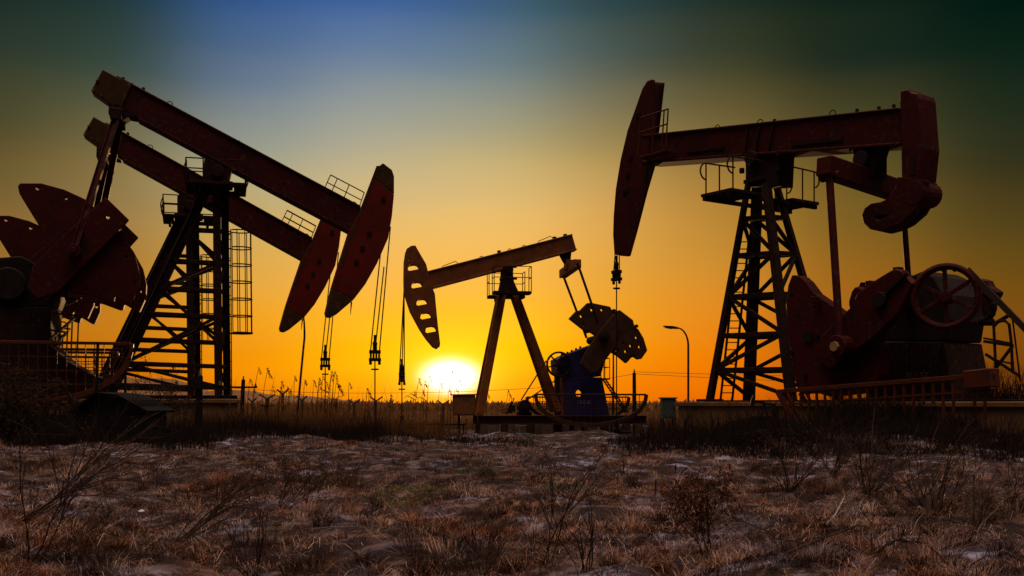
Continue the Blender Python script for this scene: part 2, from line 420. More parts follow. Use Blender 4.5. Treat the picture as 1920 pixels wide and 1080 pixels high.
def post_rail(root, fr, t, pl, pr, material, drop, n, k=.8, lower=.34):
    a = fr.at(*pl, t); b = fr.at(*pr, t); mid = (a.z + b.z)/2; a.z = mid + (a.z - mid)*k; b.z = mid + (b.z - mid)*k
    m = MB(); m.bar(a, b, .07, .11); o = m.build('crank_guard', material, root, .006)
    m = MB(); dn = Vector((0, 0, -lower)); m.bar(a + dn + Vector((.25, 0, 0)), b + dn, .04, .05); m.build('lower_rail', material, o)
    m = MB()
    for i in range(1, n):
        p = lerp(a, b, i/n); m.bar(p + Vector((0, .01, -.056)), p + Vector((.02, .01, -drop*(.75 + .25*math.sin(i*1.7)))), .055, .05)
    m.build('uprights', material, o)
    m = MB(); m.bar(a + Vector((.02, -.01, 0)), a + Vector((.55, -.01, -.75)), .06, .16); m.bar(a + Vector((.0, .3, 0)), a + Vector((.5, .3, -.75)), .05, .1); m.build('end_brace', material, o)
    return o

def hoops_on(root, pts, fr, t, r=.1):
    for x, y in pts:
        m = MB(); m.ring(fr.at(x, y, t), r, .016, (0, 1, 0), 12, 0, None, 5); m.build('lifting_eye', DARK, root)

def hanger(root, top_pts, carrier_c, rod_end_z, half, label=None, across=(0, 1, 0)):
    """wire ropes from the horsehead, carrier bar with clamp, polished rod"""
    c = Vector(carrier_c); ax = Vector(across)
    for k, tp in enumerate(top_pts):
        off = (-half * .8, half * .8, 0)[k]
        m = MB(); m.tube(tp, c + Vector((off, 0, .05)), .021, n=6); m.build('wireline', WIRE, root)
    m = MB()
    h = half
    m.box((c.x - h, c.y - .09, c.z - .02), (c.x + h, c.y + .09, c.z + .10))
    for i in range(4):
        x = c.x - h * .75 + h * 1.5 * i / 3; m.box((x - .03, c.y - .06, c.z - .17), (x + .03, c.y + .06, c.z - .021))
    m.box((c.x - h * 1.05, c.y - .1, c.z - .28), (c.x + h * 1.05, c.y + .1, c.z - .171))
    for i in (-1, 1): m.tube((c.x + i*h*.8, c.y, c.z - .4), (c.x + i*h*.8, c.y, c.z - .281), .05, n=8)
    cb = m.build('carrier_bar', STEEL, root, .008)
    m = MB(); m.tube((c.x, c.y, c.z + .101), (c.x, c.y, c.z + .3), .075, n=10); m.tube((c.x, c.y, c.z + .3), (c.x, c.y, c.z + .42), .095, .05, n=10)
    m.tube((c.x, c.y, c.z + .42), (c.x, c.y, c.z + .62), .045, n=8); m.build('rod_clamp', STEEL, cb)
    m = MB(); m.tube((c.x, c.y, rod_end_z), (c.x, c.y, c.z - .281), .022, n=8); m.tube((c.x, c.y, c.z - .58), (c.x, c.y, c.z - .53), .13, n=12)
    m.build('polished_rod', STEEL, root)

def wellhead(name, label, p, h=.7):
    t = thing(name, label, 'wellhead', p)
    m = MB(); m.tube((0,0,-.1), (0,0,h*.55), .11, n=12); m.tube((0,0,h*.2), (0,0,h*.27), .2, n=14); m.tube((0,0,h*.5), (0,0,h*.57), .18, n=14); m.build('casing_head', STEEL, t)
    m = MB(); m.tube((0,0,h*.571), (0,0,h), .07, n=10); m.tube((0,0,h*.8), (0,0,h*.86), .1, n=10); m.build('stuffing_box', STEEL, t)
    m = MB(); m.tube((.112,0,h*.38), (.55,0,h*.38), .05, n=8); m.tube((.33,0,h*.38), (.33,0,h*.75), .025, n=6); m.ring((.33,0,h*.75), .12, .014, (0,0,1), 16); m.build('valve', STEEL, t)
    return t

# ================================================================== J1: large pump jack on the left (copied once)
F = Frame(400, 35, 15)
J1 = F.thing('pump_jack', 'taller of the twin red pump jacks on the left, standing nearest the middle', 'pump jack', 'twin red pump jacks on the left')
tb = -.26
m = MB(); m.prism(F.poly([(219,146),(676,390),(690,440),(655,431),(258,220),(206,192)], tb), tb, -tb)
m.prism(F.poly([(258,220),(655,431),(655,435),(258,224)], tb), tb - .06, -tb + .06)
m.prism(F.poly([(219,146),(676,390),(676,386),(219,142)], tb), tb - .06, -tb + .06)
beam = m.build('walking_beam', RED, J1, .015)
hoops_on(beam, [(318,196),(446,269),(520,309),(663,384)], F, 0)
for x, y in ((246,162),(268,170),(230,151)): 
    m = MB(); p = F.at(x, y, -.1); m.tube(p - Vector((0,0,.04)), p + Vector((.02,0,.1)), .05, n=8); m.build('bolt', STEEL, beam)
m = MB(); m.prism(F.poly([(193,131),(247,160),(226,209),(171,171)], tb), tb - .07, -tb + .07)
for x, y in ((183,152),(190,180),(176,172)):
    p = F.at(x, y, -.34); m.tube(p - Vector((0,.05,0)), p + Vector((0,.06,0)), .06, n=6)
m.build('tail_weight', YEL, J1, .02)
# horsehead: yellow tips, red middle
th = -.33
m = MB()
m.prism(F.poly([(718.5,305.6),(711,311),(701,332),(739,364),(739,330),(735,318.5)], th), th, -th, mi=1)
hh = [(701,332),(678,389),(655.5,431.5),(636,494),(622,540),(663,562),(685,533),(707,494),(728,446),(735,405.5),(739,364)]
m.prism(F.poly(hh, th), th, -th, mi=0)
m.prism(F.poly([(622,540),(611,585),(613,592.6),(622,594),(631.5,589),(663,562)], th), th, -th, mi=1)
head = m.build('horsehead', [REDH, YEL], J1, .02)
for x, y in ((692.6,437),(680,465),(668.5,491),(719,373)):
    m = MB(); a = F.at(x, y, th); m.box((a.x - .075, th - .05, a.z - .06), (a.x + .075, th - .001, a.z + .06)); m.build('bolt', STEEL, head)
m = MB()
for q in ((701,332),(690,360)):
    pass
m.prism(F.poly([(711,311),(640,500),(634,500),(706,311)], th), th - .012, th - .001); m.build('edge_strip', YEL, head)
# little railed platform on the beam by the head
m = MB()
for t in (-.3, .3):
    a = F.at(607, 356, t); b = F.at(673, 390, t); c = F.at(620, 328, t); d = F.at(683, 361, t)
    for f in (0, .2, .55, 1): m.tube(lerp(a, b, f), lerp(c, d, f), .018, n=6)
    m.tube(c, d, .02, n=6); m.tube(lerp(a, c, .5), lerp(b, d, .5), .018, n=6)
    if t < 0: a0, b0, c0, d0 = a, b, c, d
m.tube(c0, c, .018, n=6); m.tube(d0, d, .018, n=6)
m.build('beam_railing', DARK, J1)
# saddle on the tower
m = MB()
m.prism(F.poly([(384,288),(436,314),(432,330),(421,346),(386,346),(381,322)], -.3), -.3, .3)
a = F.at(407, 326, 0); m.tube((a.x, -.5, a.z), (a.x, .5, a.z), .2, n=16)
m.box((a.x - .55, -.42, a.z - .45), (a.x + .5, .42, a.z - .3))
m.build('saddle_bearing', DARK, J1, .015)
# legs
NT, NBt = F.at(391, 345, -.42), F.at(206, 742, -.9)
FT, FB = F.at(391, 345, .42), F.at(199, 742, .9)
VT, VB = F.at(406, 345, -.42), F.at(410, 748, -.8)
WT, WB = F.at(421, 345, .42), F.at(426, 748, .8)
for a, b, wd in ((NT, NBt, .30), (FT, FB, .28), (VT, VB, .25), (WT, WB, .25)):
    m = MB(); m.ibeam(a, b, wd, wd); m.box((b.x - .35, b.y - .3, b.z - .05), (b.x + .35, b.y + .3, b.z + .04)); m.build('leg', DARK, J1, .01)
lattice(NT, NBt, FT, FB, VT, VB, WT, WB, (.10, .22, .37, .50, .62, .74, .85, .95), .115, J1,
        ((.22, .37, 0), (.37, .50, 1), (.50, .74, 0), (.62, .85, 1), (.85, .95, 0)))
# working platform round the tower top
zp = F.at(402, 352, 0).z; cx = F.at(406, 352, 0).x
m = MB(); m.box((cx - .95, -1.05, zp - .06), (cx + .95, -.45, zp)); m.box((cx - .95, .45, zp - .06), (cx + .95, 1.05, zp))
m.box((cx - .95, -.449, zp - .059), (cx - .55, .449, zp - .001)); m.box((cx + .55, -.449, zp - .059), (cx + .95, .449, zp - .001))
m.bar((cx - .7, -1.0, zp - .12), (cx - .7, 1.0, zp - .12), .1, .12); m.bar((cx + .7, -1.0, zp - .12), (cx + .7, 1.0, zp - .12), .1, .12)
plat = m.build('work_platform', DARK, J1)
for s in (-1, 1):
    for t in (-1, 1):
        m = MB(); rail_loop(m, [(cx + s*.4, t*1.02, zp), (cx + s*.93, t*1.02, zp), (cx + s*.93, t*.5, zp)], .72)
        m.path([(cx + s*(.93 + .09*math.sin(k*math.pi/6)), t*.5, zp + .1 + .62*k/6) for k in range(7)], .022)
        m.build('railing', DARK, plat)
lad = cage(J1, F.at(429, 432, .3), F.at(431, 624, .3), (1, .25, 0), .37, 7, 7)
for k in range(6):
    p = F.at(430, 440 + 50*k, .3); q = F.at(423 + k*.5, 440 + 50*k, .5); m = MB(); m.bar(p + Vector((.0, -.2, 0)), q, .05, .05); m.bar(p + Vector((0, .2, 0)), q, .05, .05); m.build('bracket', DARK, lad)
# tail bearing, equalizer, pitmans
m = MB(); m.prism(F.poly([(204,192),(203,212),(207,222),(222,230),(243,218),(258,221)], -.3), -.3, .3); a = F.at(221, 212, 0)
m.tube((a.x, -.45, a.z), (a.x, .45, a.z), .2, n=16); m.build('tail_bearing', DARK, J1, .015)
m = MB(); m.bar((a.x, -.75, a.z - .2), (a.x, .75, a.z - .2), .34, .36); m.build('equalizer', DARK, J1, .02)
for t, tc_ in ((-.6, -2.1), (.6, 2.1)):
    p0 = Vector((a.x, t, a.z - .3)); p1 = F.at(139, 471, tc_) if t < 0 else Vector((F.at(139, 471, -2.1).x, tc_, F.at(139, 471, -2.1).z))
    m = MB(); m.ibeam(p0, p1, .22, .2, (1, 0, 0)); m.tube(p1 - Vector((0, .2, 0)), p1 + Vector((0, .2, 0)), .2, n=14); m.tube(p1 - Vector((0, .26, 0)), p1 - Vector((0, .201, 0)), .09, n=10)
    m.build('pitman', RED, J1, .01)
# cranks with counterweights
lobeA = [(30,346),(34,340),(74,340),(118,352),(157,370),(177,388),(166,432),(150,470),(110,500),(78,470),(82,440),(64,411),(45,380),(33,360)]
lobeB = [(233,443),(252,478),(260,511),(259,539),(246,568),(238,566),(215,552),(212,563),(205,564),(167,550),(128,546),(112,541),(70,530),(90,495),(150,470),(190,430),(222,428)]
arm = [(198,369),(241,411),(222,432),(150,505),(110,545),(70,560),(50,540),(60,500),(120,440)]
def crank(F, root, tn, sgn):
    conv = lambda pts: [F.sz(x, y, -1.95) for x, y in pts]
    # the far crank turns with the near one: same outline, mirrored to the other side
    t0 = tn
    m = MB(); m.prism(conv(arm), t0, t0 + .22*sgn, [conv(circ((202,407), 3.4, 10))]); c = m.build('crank', RED, root, .015)
    m = MB(); m.prism(conv(lobeA), t0 + .231*sgn, t0 + .56*sgn, [conv(circ(p, 3.4, 10)) for p in ((67,350),(121,368))]); m.build('counterweight', REDB, c, .02)
    m = MB(); m.prism(conv(lobeB), t0 + .232*sgn, t0 + .6*sgn, [conv(circ(p, 3.2, 10)) for p in ((236,479),(251,527),(159,539),(126,539))]); m.build('counterweight', REDB, c, .02)
crank(F, J1, -1.9, 1); crank(F, J1, 1.9, -1)
# gearbox on its pedestal
m = MB(); m.prism(F.poly([(-60,487),(40,480),(85,505),(112,530),(104,560),(98,575),(-80,575)], -1.0), -1.0, 1.0)
for k in range(7):
    p = F.at(86 + 4*k, 508 + 6*k, -.9); m.tube(p - Vector((0, .1, 0)), p + Vector((0, .3, 0)), .09, n=8)
a = F.at(30, 540, 0); m.tube((a.x, -1.3, a.z), (a.x, 1.3, a.z), .5, n=20)
m.build('gearbox', STEEL, J1, .03)
m = MB(); m.prism(F.poly([(-70,576),(97,576),(93,645),(128,678),(185,708),(185,745),(-120,745)], -1.1), -1.1, 1.1); m.build('gearbox_pedestal', DARK, J1, .02)
# access steps with looped handrails
m = MB()
for q, (x0, y0, x1) in enumerate(((122, 560, 148), (106, 597, 127))):
    for t in (-1.9, -1.55):
        b0 = F.at(x0, y0 + 30, t); b1 = F.at(x1 - 3, y0 + 100 - q*20, t); r = (F.at(x1, y0, t).x - F.at(x0, y0, t).x) / 2; cz = F.at(x0, y0 + 14, t).z
        pts = [b0] + [Vector((b0.x + r - r*math.cos(k*math.pi/8), t, cz + r*.8*math.sin(k*math.pi/8))) for k in range(9)] + [b1]
        m.path(pts, .022)
for (xa, ya, xb, yb) in ((98,587,144,592),(96,619,124,623),(94,636,140,596),(100,650,124,625)):
    m.bar(F.at(xa, ya, -1.7), F.at(xb, yb, -1.7), .3, .05, (0, 0, 1))
m.build('access_steps', DARK, J1)
gd = halfmoon(J1, F, -2.4, (-150, 628), (247, 655), 1.75, RAILR, nx=22)
halfmoon(J1, F, 2.4, (-110, 640), (236, 668), 1.75, RAILR, nx=22)
m = MB(); zb = F.at(300, 738, -.9).z
for t in (-.9, .9): m.ibeam((F.at(-120, 745, t).x, t, zb - .11), (F.at(445, 745, t).x, t, zb - .11), .3, .12)
for px in (20, 120, 220, 320, 420): s = F.at(px, 745, 0).x; m.bar((s, -.85, zb - .11), (s, .85, zb - .11), .2, .10)
m.build('base_frame', DARK, J1, .01)
# ropes, carrier bar, rod
cpt = F.at(703, 662, 0)
hanger(J1, [F.at(729, 440, .12) + Vector((-.25, 0, -.3)), F.at(732, 425, -.12), F.at(720, 500, 0)], cpt, .55, .19)
m = MB(); m.tube(F.at(659, 566, 0), F.at(657, 590, 0), .03, .008, n=6); m.build('rope_tail', WIRE, head)
plinth_z = zb - .172
Fj1 = F

# ================================================================== J2: the twin behind it
# ------------------------------------------------------------------
J2PX, J2PSI = 349, 17
J2 = copy_tree(J1)
G = Frame(J2PX, 41.0, J2PSI)
J2.location = G.O; J2.rotation_euler = (0, 0, G.psi)
_pv = Fj1.at(407, 326, 0); _rot = Matrix.Rotation(R(1.4), 3, 'Y')
for ch in J2.children:
    k_ = ch.name.split('.')[0]
    if k_ in ('walking_beam', 'tail_weight', 'horsehead', 'beam_railing'):
        ch.rotation_euler = (0, R(1.4), 0); ch.location = _pv - _rot @ _pv
    if k_ == 'crank': ch.location = (-1.0, 0, 0)
J2['label'] = 'lower twin red pump jack, partly hidden behind the taller left one'

# ================================================================== C: pump jack in the middle
F = Frame(955, 42, 8)
JC = F.thing('pump_jack', 'orange brown pump jack in the middle with five slots through its horsehead', 'pump jack')
tb = -.2
m = MB(); m.prism(F.poly([(799,511),(1073,440.5),(1081,468.5),(808,541)], tb), tb, -tb)
m.prism(F.poly([(799,509),(1073,438.5),(1073.5,441),(799,511.5)], tb), tb - .05, -tb + .05)
m.prism(F.poly([(808,538.5),(1081,466),(1081.5,469),(808.6,541.6)], tb), tb - .05, -tb + .05)
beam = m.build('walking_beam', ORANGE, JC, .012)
hoops_on(beam, [(903,484),(956,470),(983,463.5)], F, 0, .075)
for x0, y0, x1, y1 in ((828,504,858,497),(1008,457,1036,450)):
    m = MB(); m.path([F.at(x0, y0, 0), F.at(x0 + 2, y0 - 5, 0), F.at(x1 - 4, y1 - 7, 0), F.at(x1, y1 - 4, 0), F.at(x1 + 2, y1, 0)], .016); m.build('grab_rail', DARK, beam)
for x, y in ((1040,448),(1060,443),(936,474)):
    m = MB(); p = F.at(x, y, -.05); m.box((p.x - .06, -.1, p.z - .03), (p.x + .06, .1, p.z + .09)); m.build('bolt', STEEL, beam)
th = -.28
outl = [(779,460.5),(771,461),(763,466),(760,473),(757.5,490),(757,520),(757.3,540),(760.5,557),(769,583),(787,616.5),(800,636),(812,650),(819,653.5),(824,650.5),(825.5,645),(821,609),(816.7,564.4),(815.5,551),(811,540),(803,511),(799,495),(789,478)]
def slot(cx, cy, w=10.6, h=9.6, ang=-9):
    pts = [(-w, 3.2), (-w*.97, .5), (-w*.8, -h*.45), (-w*.35, -h*.62), (w*.3, -h*.62), (w*.75, -h*.42), (w*.98, .3), (w, 3.0), (w*.75, 4.6), (-w*.75, 5.0)]
    c, s = math.cos(R(ang)), math.sin(R(ang))
    return [(cx + x*c - y*s, cy + x*s + y*c) for x, y in pts]
holes = [slot(775,501.5), slot(781.6,534.5), slot(791,566.7), slot(798.4,592.6), slot(808,618)] + [circ((767.2,486), 2.2, 8)]
m = MB(); m.prism(F.poly(outl, th), th, th + .045, [F.poly(h, th) for h in holes]); m.prism([(u, w_) for u, w_ in F.poly(outl, th)], -th - .045, -th, [F.poly(h, th) for h in holes])
fe = F.poly(outl[:14], th)
for i in range(len(fe) - 1):
    m.bar((fe[i][0] + .012, 0, fe[i][1]), (fe[i+1][0] + .012, 0, fe[i+1][1]), .024, -2*th - .092, (0, 1, 0))
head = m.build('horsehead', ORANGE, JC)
# A-frame tower of four tubes, two near and two far
apex = F.at(953, 548, 0)
for (xt, yt, xb, yb) in ((942, 549, 899.5, 778), (966, 549, 1049, 772)):
    for t0, t1 in ((-.25, -.62), (.25, .62)):
        a = F.at(xt, yt, -.25); b = F.at(xb, yb, -.62)
        a = Vector((a.x, t0, a.z)); b = Vector((b.x, t1, b.z))
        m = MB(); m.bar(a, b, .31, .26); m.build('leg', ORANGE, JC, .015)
m = MB(); m.prism(F.poly([(943,500),(960,497),(964,528),(975,553),(935.5,553),(941,526)], -.33), -.33, .33)
a = F.at(953, 508, 0); m.tube((a.x, -.45, a.z), (a.x, .45, a.z), .15, n=14)
for x, y in ((940,524),(966,522),(965,500),(935,508),(1000 - 40, 538)):
    p = F.at(x, y, -.3); m.tube(p + Vector((-.07,0,0)), p + Vector((.07,0,0)), .06, n=7)
m.build('saddle_bearing', DARK, JC, .012)
zp = F.at(950, 551, 0).z; cx = F.at(954, 551, 0).x
m = MB()
for t0, t1 in ((-1.15, -.5), (.5, 1.15)): m.box((cx - .73, t0, zp - .1), (cx + .73, t1, zp))
m.bar((cx - .4, -1.1, zp - .16), (cx - .4, 1.1, zp - .16), .1, .12); m.bar((cx + .4, -1.1, zp - .16), (cx + .4, 1.1, zp - .16), .1, .12)
plat = m.build('work_platform', DARK, JC)
for t in (-1, 1):
    m = MB(); rail_loop(m, [(cx - .72, t*.52, zp), (cx - .72, t*1.13, zp), (cx, t*1.13, zp), (cx + .72, t*1.13, zp), (cx + .72, t*.52, zp)], .95, .017); m.build('railing', DARK, plat)
# tail bearing, equalizer, two thin pitmans
m = MB(); m.prism(F.poly([(1049,474),(1072,469),(1070,489),(1062,496),(1057,489)], -.15), -.15, .15); m.build('tail_bearing', DARK, JC, .01)
e = F.at(1067, 502, 0); en = F.at(1083, 494, -1.15); ef = F.at(1055, 514, 1.2)
m = MB(); m.bar(en, ef, .3, .34); m.prism([(e.x - .2, e.z - .1), (e.x + .2, e.z - .1), (e.x + .16, e.z + .3), (e.x - .16, e.z + .3)], -.2, .2)
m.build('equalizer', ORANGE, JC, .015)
pn = F.at(1119, 599, -1.35); pf = F.at(1092, 612, 1.35)
m = MB(); m.tube(en, F.at(1111, 575, -1.5), .052, n=8); m.tube(F.at(1111, 575, -1.5), F.at(1122, 606, -1.5), .052, n=8); m.build('pitman', STEEL, JC)
m = MB(); m.tube(ef, F.at(1081, 583, 1.3), .052, n=8); m.tube(F.at(1081, 583, 1.3), F.at(1100, 634, 1.3), .052, n=8); m.build('pitman', STEEL, JC)
fan1 = [(1068,597),(1081,583),(1088,582),(1102,568),(1111,568),(1144,575),(1147,581),(1153,585),(1150,606),(1125,634),(1105,621),(1096,619)]
fan2 = [(1154,584),(1162,581),(1187,600),(1190,613),(1197,617),(1207,634),(1214,657),(1203,673),(1197,674),(1187,667),(1175,681),(1160,668),(1143,658),(1126,642),(1140,606),(1150,590)]
armc = [(1150,588),(1158,600),(1152,650),(1118,697),(1105,699),(1086,682),(1098,658),(1120,625)]
hol = [(1090,593),(1095,608.4),(1129,581),(1110,581)]; hol2 = [(1193.8,633),(1168,643),(1183,648.5),(1199.6,650.4),(1157,657),(1173.6,659)]
cv = lambda pts: F.poly(pts, -1.3)
m = MB(); m.prism(cv(armc), -1.32, -1.5); cr_ = m.build('crank', RUSTW, JC, .012)
m = MB(); m.prism(cv(fan1), -1.3, -1.0, [cv(circ(h, 3.0, 8)) for h in hol]); m.build('counterweight', RUSTW, cr_, .015)
m = MB(); m.prism(cv(fan2), -1.299, -1.0, [cv(circ(h, 3.0, 8)) for h in hol2]); m.build('counterweight', RUSTW, cr_, .015)
for px_, py_ in ((1150,583),(1192,612),(1186,667),(1101,622)):
    m = MB(); p = F.at(px_, py_, -1.2); m.tube(p - Vector((0, .16, 0)), p + Vector((0, .1, 0)), .07, n=7); m.build('bolt', STEEL, cr_)
cf = lambda pts: F.poly([(1132 + (x - 1132)*.62, 628 + (y - 632)*.62) for x, y in pts], 1.0)
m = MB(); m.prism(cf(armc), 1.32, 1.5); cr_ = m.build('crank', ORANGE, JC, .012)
m = MB(); m.prism(cf(fan1), 1.0, 1.299); m.build('counterweight', RUSTW, cr_, .015)
m = MB(); m.prism(cf(fan2), 1.001, 1.298); m.build('counterweight', RUSTW, cr_, .015)
a = F.at(1132, 632, -1.5)
m = MB(); m.tube((a.x, -1.75, a.z), (a.x, -1.3, a.z), .2, n=16); m.tube((a.x, -1.85, a.z), (a.x, -1.751, a.z), .11, n=10); m.tube((a.x, -1.0, a.z), (a.x, 1.0, a.z), .16, n=12); m.build('crankshaft', STEEL, JC, .01)
m = MB(); m.prism(F.poly([(1046,673),(1060,665),(1085,656),(1100,650),(1130,640),(1138,665),(1126,706),(1058,706),(1048,700)], -.85), -.85, .85)
for k in range(5): 
    p = F.at(1056 + 8*k, 667 - 3.4*k, -.6); m.tube(p, p + Vector((0, 0, .09)), .05, n=7)
m.build('gearbox', PURPLE, JC, .03)
ped = [(1059,707.5),(1128.5,707.5),(1143,779),(1059,779)]
m = MB(); m.prism(F.poly(ped, -.9), -.9, -.82, [F.poly(circ((1088,738), 8.6, 14, 8.2), -.9)]); m.prism(F.poly(ped, -.9), .82, .9, [F.poly(circ((1082,738.5), 8.2, 14, 7.8), .82)])
q = F.poly(ped, -.9)
m.bar((q[0][0]+.04, 0, q[0][1]), (q[3][0]+.04, 0, q[3][1]), 1.63, .06, (1, 0, 0)); m.bar((q[1][0]-.04, 0, q[1][1]), (q[2][0]-.04, 0, q[2][1]), 1.63, .06, (1, 0, 0))
m.box((q[0][0], -.88, q[0][1] - .05), (q[1][0], .88, q[0][1] + .002))
pd = m.build('gearbox_pedestal', PURPLE, JC)
m = MB(); a0 = F.at(1055.5, 704, -.7); a1 = F.at(1055.5, 779, -.7)
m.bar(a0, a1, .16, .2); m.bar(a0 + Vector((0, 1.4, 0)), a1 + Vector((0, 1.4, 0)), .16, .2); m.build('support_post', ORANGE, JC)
lettering('11-2-21', .2, pd, F.at(1081, 757, -.906), LETTER)
# belt wheel
a = F.at(1048.5, 683, -1.0); rad = 23.6 * 42 / FPX
m = MB(); m.ring(a, rad - .03, .036, (0, 1, 0), 32, m=8); m.ring(a + Vector((0, .1, 0)), rad - .03, .036, (0, 1, 0), 32, m=8); m.tube(a - Vector((0, .1, 0)), a + Vector((0, .9, 0)), .075, n=12)
for k in range(6):
    an = R(15 + 60*k); m.bar(a + Vector((math.cos(an)*.06, .05, math.sin(an)*.06)), a + Vector((math.cos(an)*(rad-.03), .05, math.sin(an)*(rad-.03))), .05, .07, (0, 1, 0))
m.build('belt_wheel', STEEL, JC)
m = MB(); m.bar(F.at(1024.5, 676, -.95), F.at(977, 750, -.95), .05, .02, (0, 1, 0)); m.bar(F.at(1052, 706, -.95), F.at(985, 752, -.95), .05, .02, (0, 1, 0)); m.build('drive_belt', WIRE, JC)
# motor with its levers
a = F.at(979, 762, 0); m = MB(); m.tube((a.x, -.95, a.z), (a.x, -.15, a.z), .245, n=18); m.tube((a.x, -1.02, a.z), (a.x, -.951, a.z), .12, n=14)
m.box((a.x - .25, -.9, a.z - .36), (a.x + .25, -.2, a.z - .2)); 
for k in range(8): m.bar((a.x + .25*math.cos(k*.785), -.9, a.z + .25*math.sin(k*.785)), (a.x + .25*math.cos(k*.785), -.2, a.z + .25*math.sin(k*.785)), .02, .03)
m.build('motor', STEEL, JC, .01)
m = MB(); p = F.at(953, 776, -.9)
for (xa, ya, xb, yb) in ((955,775,964,746),(951,775,960,752),(958,775,966,760)): m.bar(F.at(xa, ya, -.9), F.at(xb, yb, -.9), .035, .06)
pts = [F.at(948 + 7*math.cos(k*.6), 771 + 4.5*math.sin(k*.6), -.8) for k in range(11)]; m.path(pts, .02)
m.box((F.at(960, 765, -.9).x - .1, -.95, F.at(960,765,-.9).z - .15), (F.at(966, 760, -.9).x, -.8, F.at(960,760,-.9).z)); m.build('brake_lever', STEEL, JC)
# side stairs and cage at the right of the gearbox
m = MB(); zq = F.at(1135, 709, -.6).z
sA = F.at(1122, 709, -.6).x; sB = F.at(1144, 709, -.6).x
m.box((sA, -.6, zq - .06), (sB, .4, zq)); rail_loop(m, [(sA + .1, -.6, zq), (sA + .26, -.6, zq), (sB - .02, -.6, zq), (sB - .02, .4, zq)], .78, .016)
m.build('landing', DARK, JC)
m = MB(); p0, p1 = F.at(1135, 711, -.5), F.at(1178, 774, -.5)
for t in (0, .45): m.bar(p0 + Vector((0, t, 0)), p1 + Vector((0, t, 0)), .035, .06)
for k in range(1, 12): q_ = lerp(p0, p1, k/12); m.bar(q_ - Vector((.06,0,0)) + Vector((0,.22,0)), q_ + Vector((.06,.22,0)), .4, .03, (0, 0, 1))
m.build('stairs', DARK, JC)
halfmoon(JC, F, -1.75, (1004.5, 740), (1211.5, 739.5), 1.17, YEL, band=.17, nx=16, nz=3, top=.07)
halfmoon(JC, F, 1.75, (988, 744.6), (1179, 744.6), 1.08, DARK, band=.13, nx=16, nz=3, top=.06)
# skid on stub piles
m = MB()
zt = F.at(1000, 779, -.9).z; zl = F.at(1000, 796, -.9).z; s0 = F.at(896, 779, -.9).x; s1 = F.at(1212, 779, -.9).x
for t in (-.9, .9): m.ibeam((s0, t, (zt+zl)/2), (s1, t, (zt+zl)/2), .25, zt - zl)
for k in range(9): s = s0 + .2 + (s1 - s0 - .4)*k/8; m.bar((s, -.88, (zt+zl)/2), (s, .88, (zt+zl)/2), .16, zt - zl - .04)
m.build('base_frame', MAROON, JC, .01)
for x in (907, 958, 1008, 1060, 1082, 1105, 1153, 1195):
    s = F.at(x, 800, -.9).x
    for t in (-.9, .9):
        m = MB(); m.box((s - .14, t - .16, -.12), (s + .14, t + .16, zl - .001)); m.build('stub_pile', CONCD, JC, .01)
cpt = F.at(753.5, 703, 0)
hanger(JC, [F.at(757.4, 545, .1), F.at(757.8, 552, -.1), F.at(757.4, 560, 0)], cpt, .45, .12)

# ================================================================== R: big pump jack on the right
F = Frame(1428, 33, -55)
JR = F.thing('pump_jack', 'big dark red pump jack on the right with a hooked tail on its level beam', 'pump jack')
tb = -.38
bm = [(1200,256),(1686,204.5),(1690,271),(1200,307)]
m = MB(); m.prism(F.poly(bm, tb), tb, -tb)
m.prism(F.poly([(1205,253.5),(1686,202),(1686,206),(1205,257.5)], tb), tb - .07, -tb + .07)
m.prism(F.poly([(1205,302),(1690,267),(1690,272),(1205,307.5)], tb), tb - .07, -tb + .07)
beam = m.build('walking_beam', RED, JR, .015)
hoops_on(beam, [(1345,240),(1425,230),(1561,213)], F, tb, .1)
for x, y in ((1452,228),(1607,209),(1648,205),(1676,201)): m = MB(); p = F.at(x, y, tb + .1); m.tube(p - Vector((0,0,.06)), p + Vector((0,0,.07)), .05, n=8); m.build('bolt', STEEL, beam)
for xa, ya, xb, yb in ((1402,240,1396,290),(1424,238,1415,288),(1450,234,1440,286)):
    m = MB(); m.bar(F.at(xa, ya, tb - .03), F.at(xb, yb, tb - .03), .07, .05, (0, 1, 0)); m.build('stiffener', DARK, beam)
for xa, ya, xb, yb, h_ in ((1288,284,1356,276,.09),(1484,270,1580,260,.12)):
    m = MB(); m.bar(F.at(xa, ya, tb - .03), F.at(xb, yb, tb - .03), .05, h_, (0, 0, 1)); m.build('stiffener', DARK, beam)
th = -.42
hh = [(1213,152),(1222,148.5),(1227,150),(1219,250),(1211,358),(1193,430),(1179,481),(1165,480),(1151.5,477),(1149,440),(1150,405),(1154,355),(1163,300),(1176,245),(1191,203),(1204,166)]
m = MB(); m.prism(F.poly(hh, th), th, th + .05)
far_ = [(1222,153),(1245,155),(1234,252),(1227,313),(1213,360),(1195,430),(1181,480),(1166,480),(1160,440),(1161,405),(1165,355),(1174,300),(1187,245),(1202,203),(1212,168)]
m.prism(F.poly(far_, .36), .36, .41)
hs = F.poly(hh, th); fs_ = F.poly(far_, .36); hs2 = hs[:1] + hs[2:]     # 15 points each: skin between the two side plates, set in from their edges
def inset(pts, k):
    cx_ = sum(p[0] for p in pts)/len(pts); cz_ = sum(p[1] for p in pts)/len(pts)
    return [(cx_ + (p[0]-cx_)*k, cz_ + (p[1]-cz_)*(1 - (1-k)*.25)) for p in pts]
h_i, f_i = inset(hs2, .93), inset(fs_, .93); n_ = len(h_i)
m.add([(u, th + .049, w_) for u, w_ in h_i] + [(u, .361, w_) for u, w_ in f_i], [(i, (i+1) % n_, n_ + (i+1) % n_, n_ + i) for i in range(n_)])
head = m.build('horsehead', RED, JR, .015)
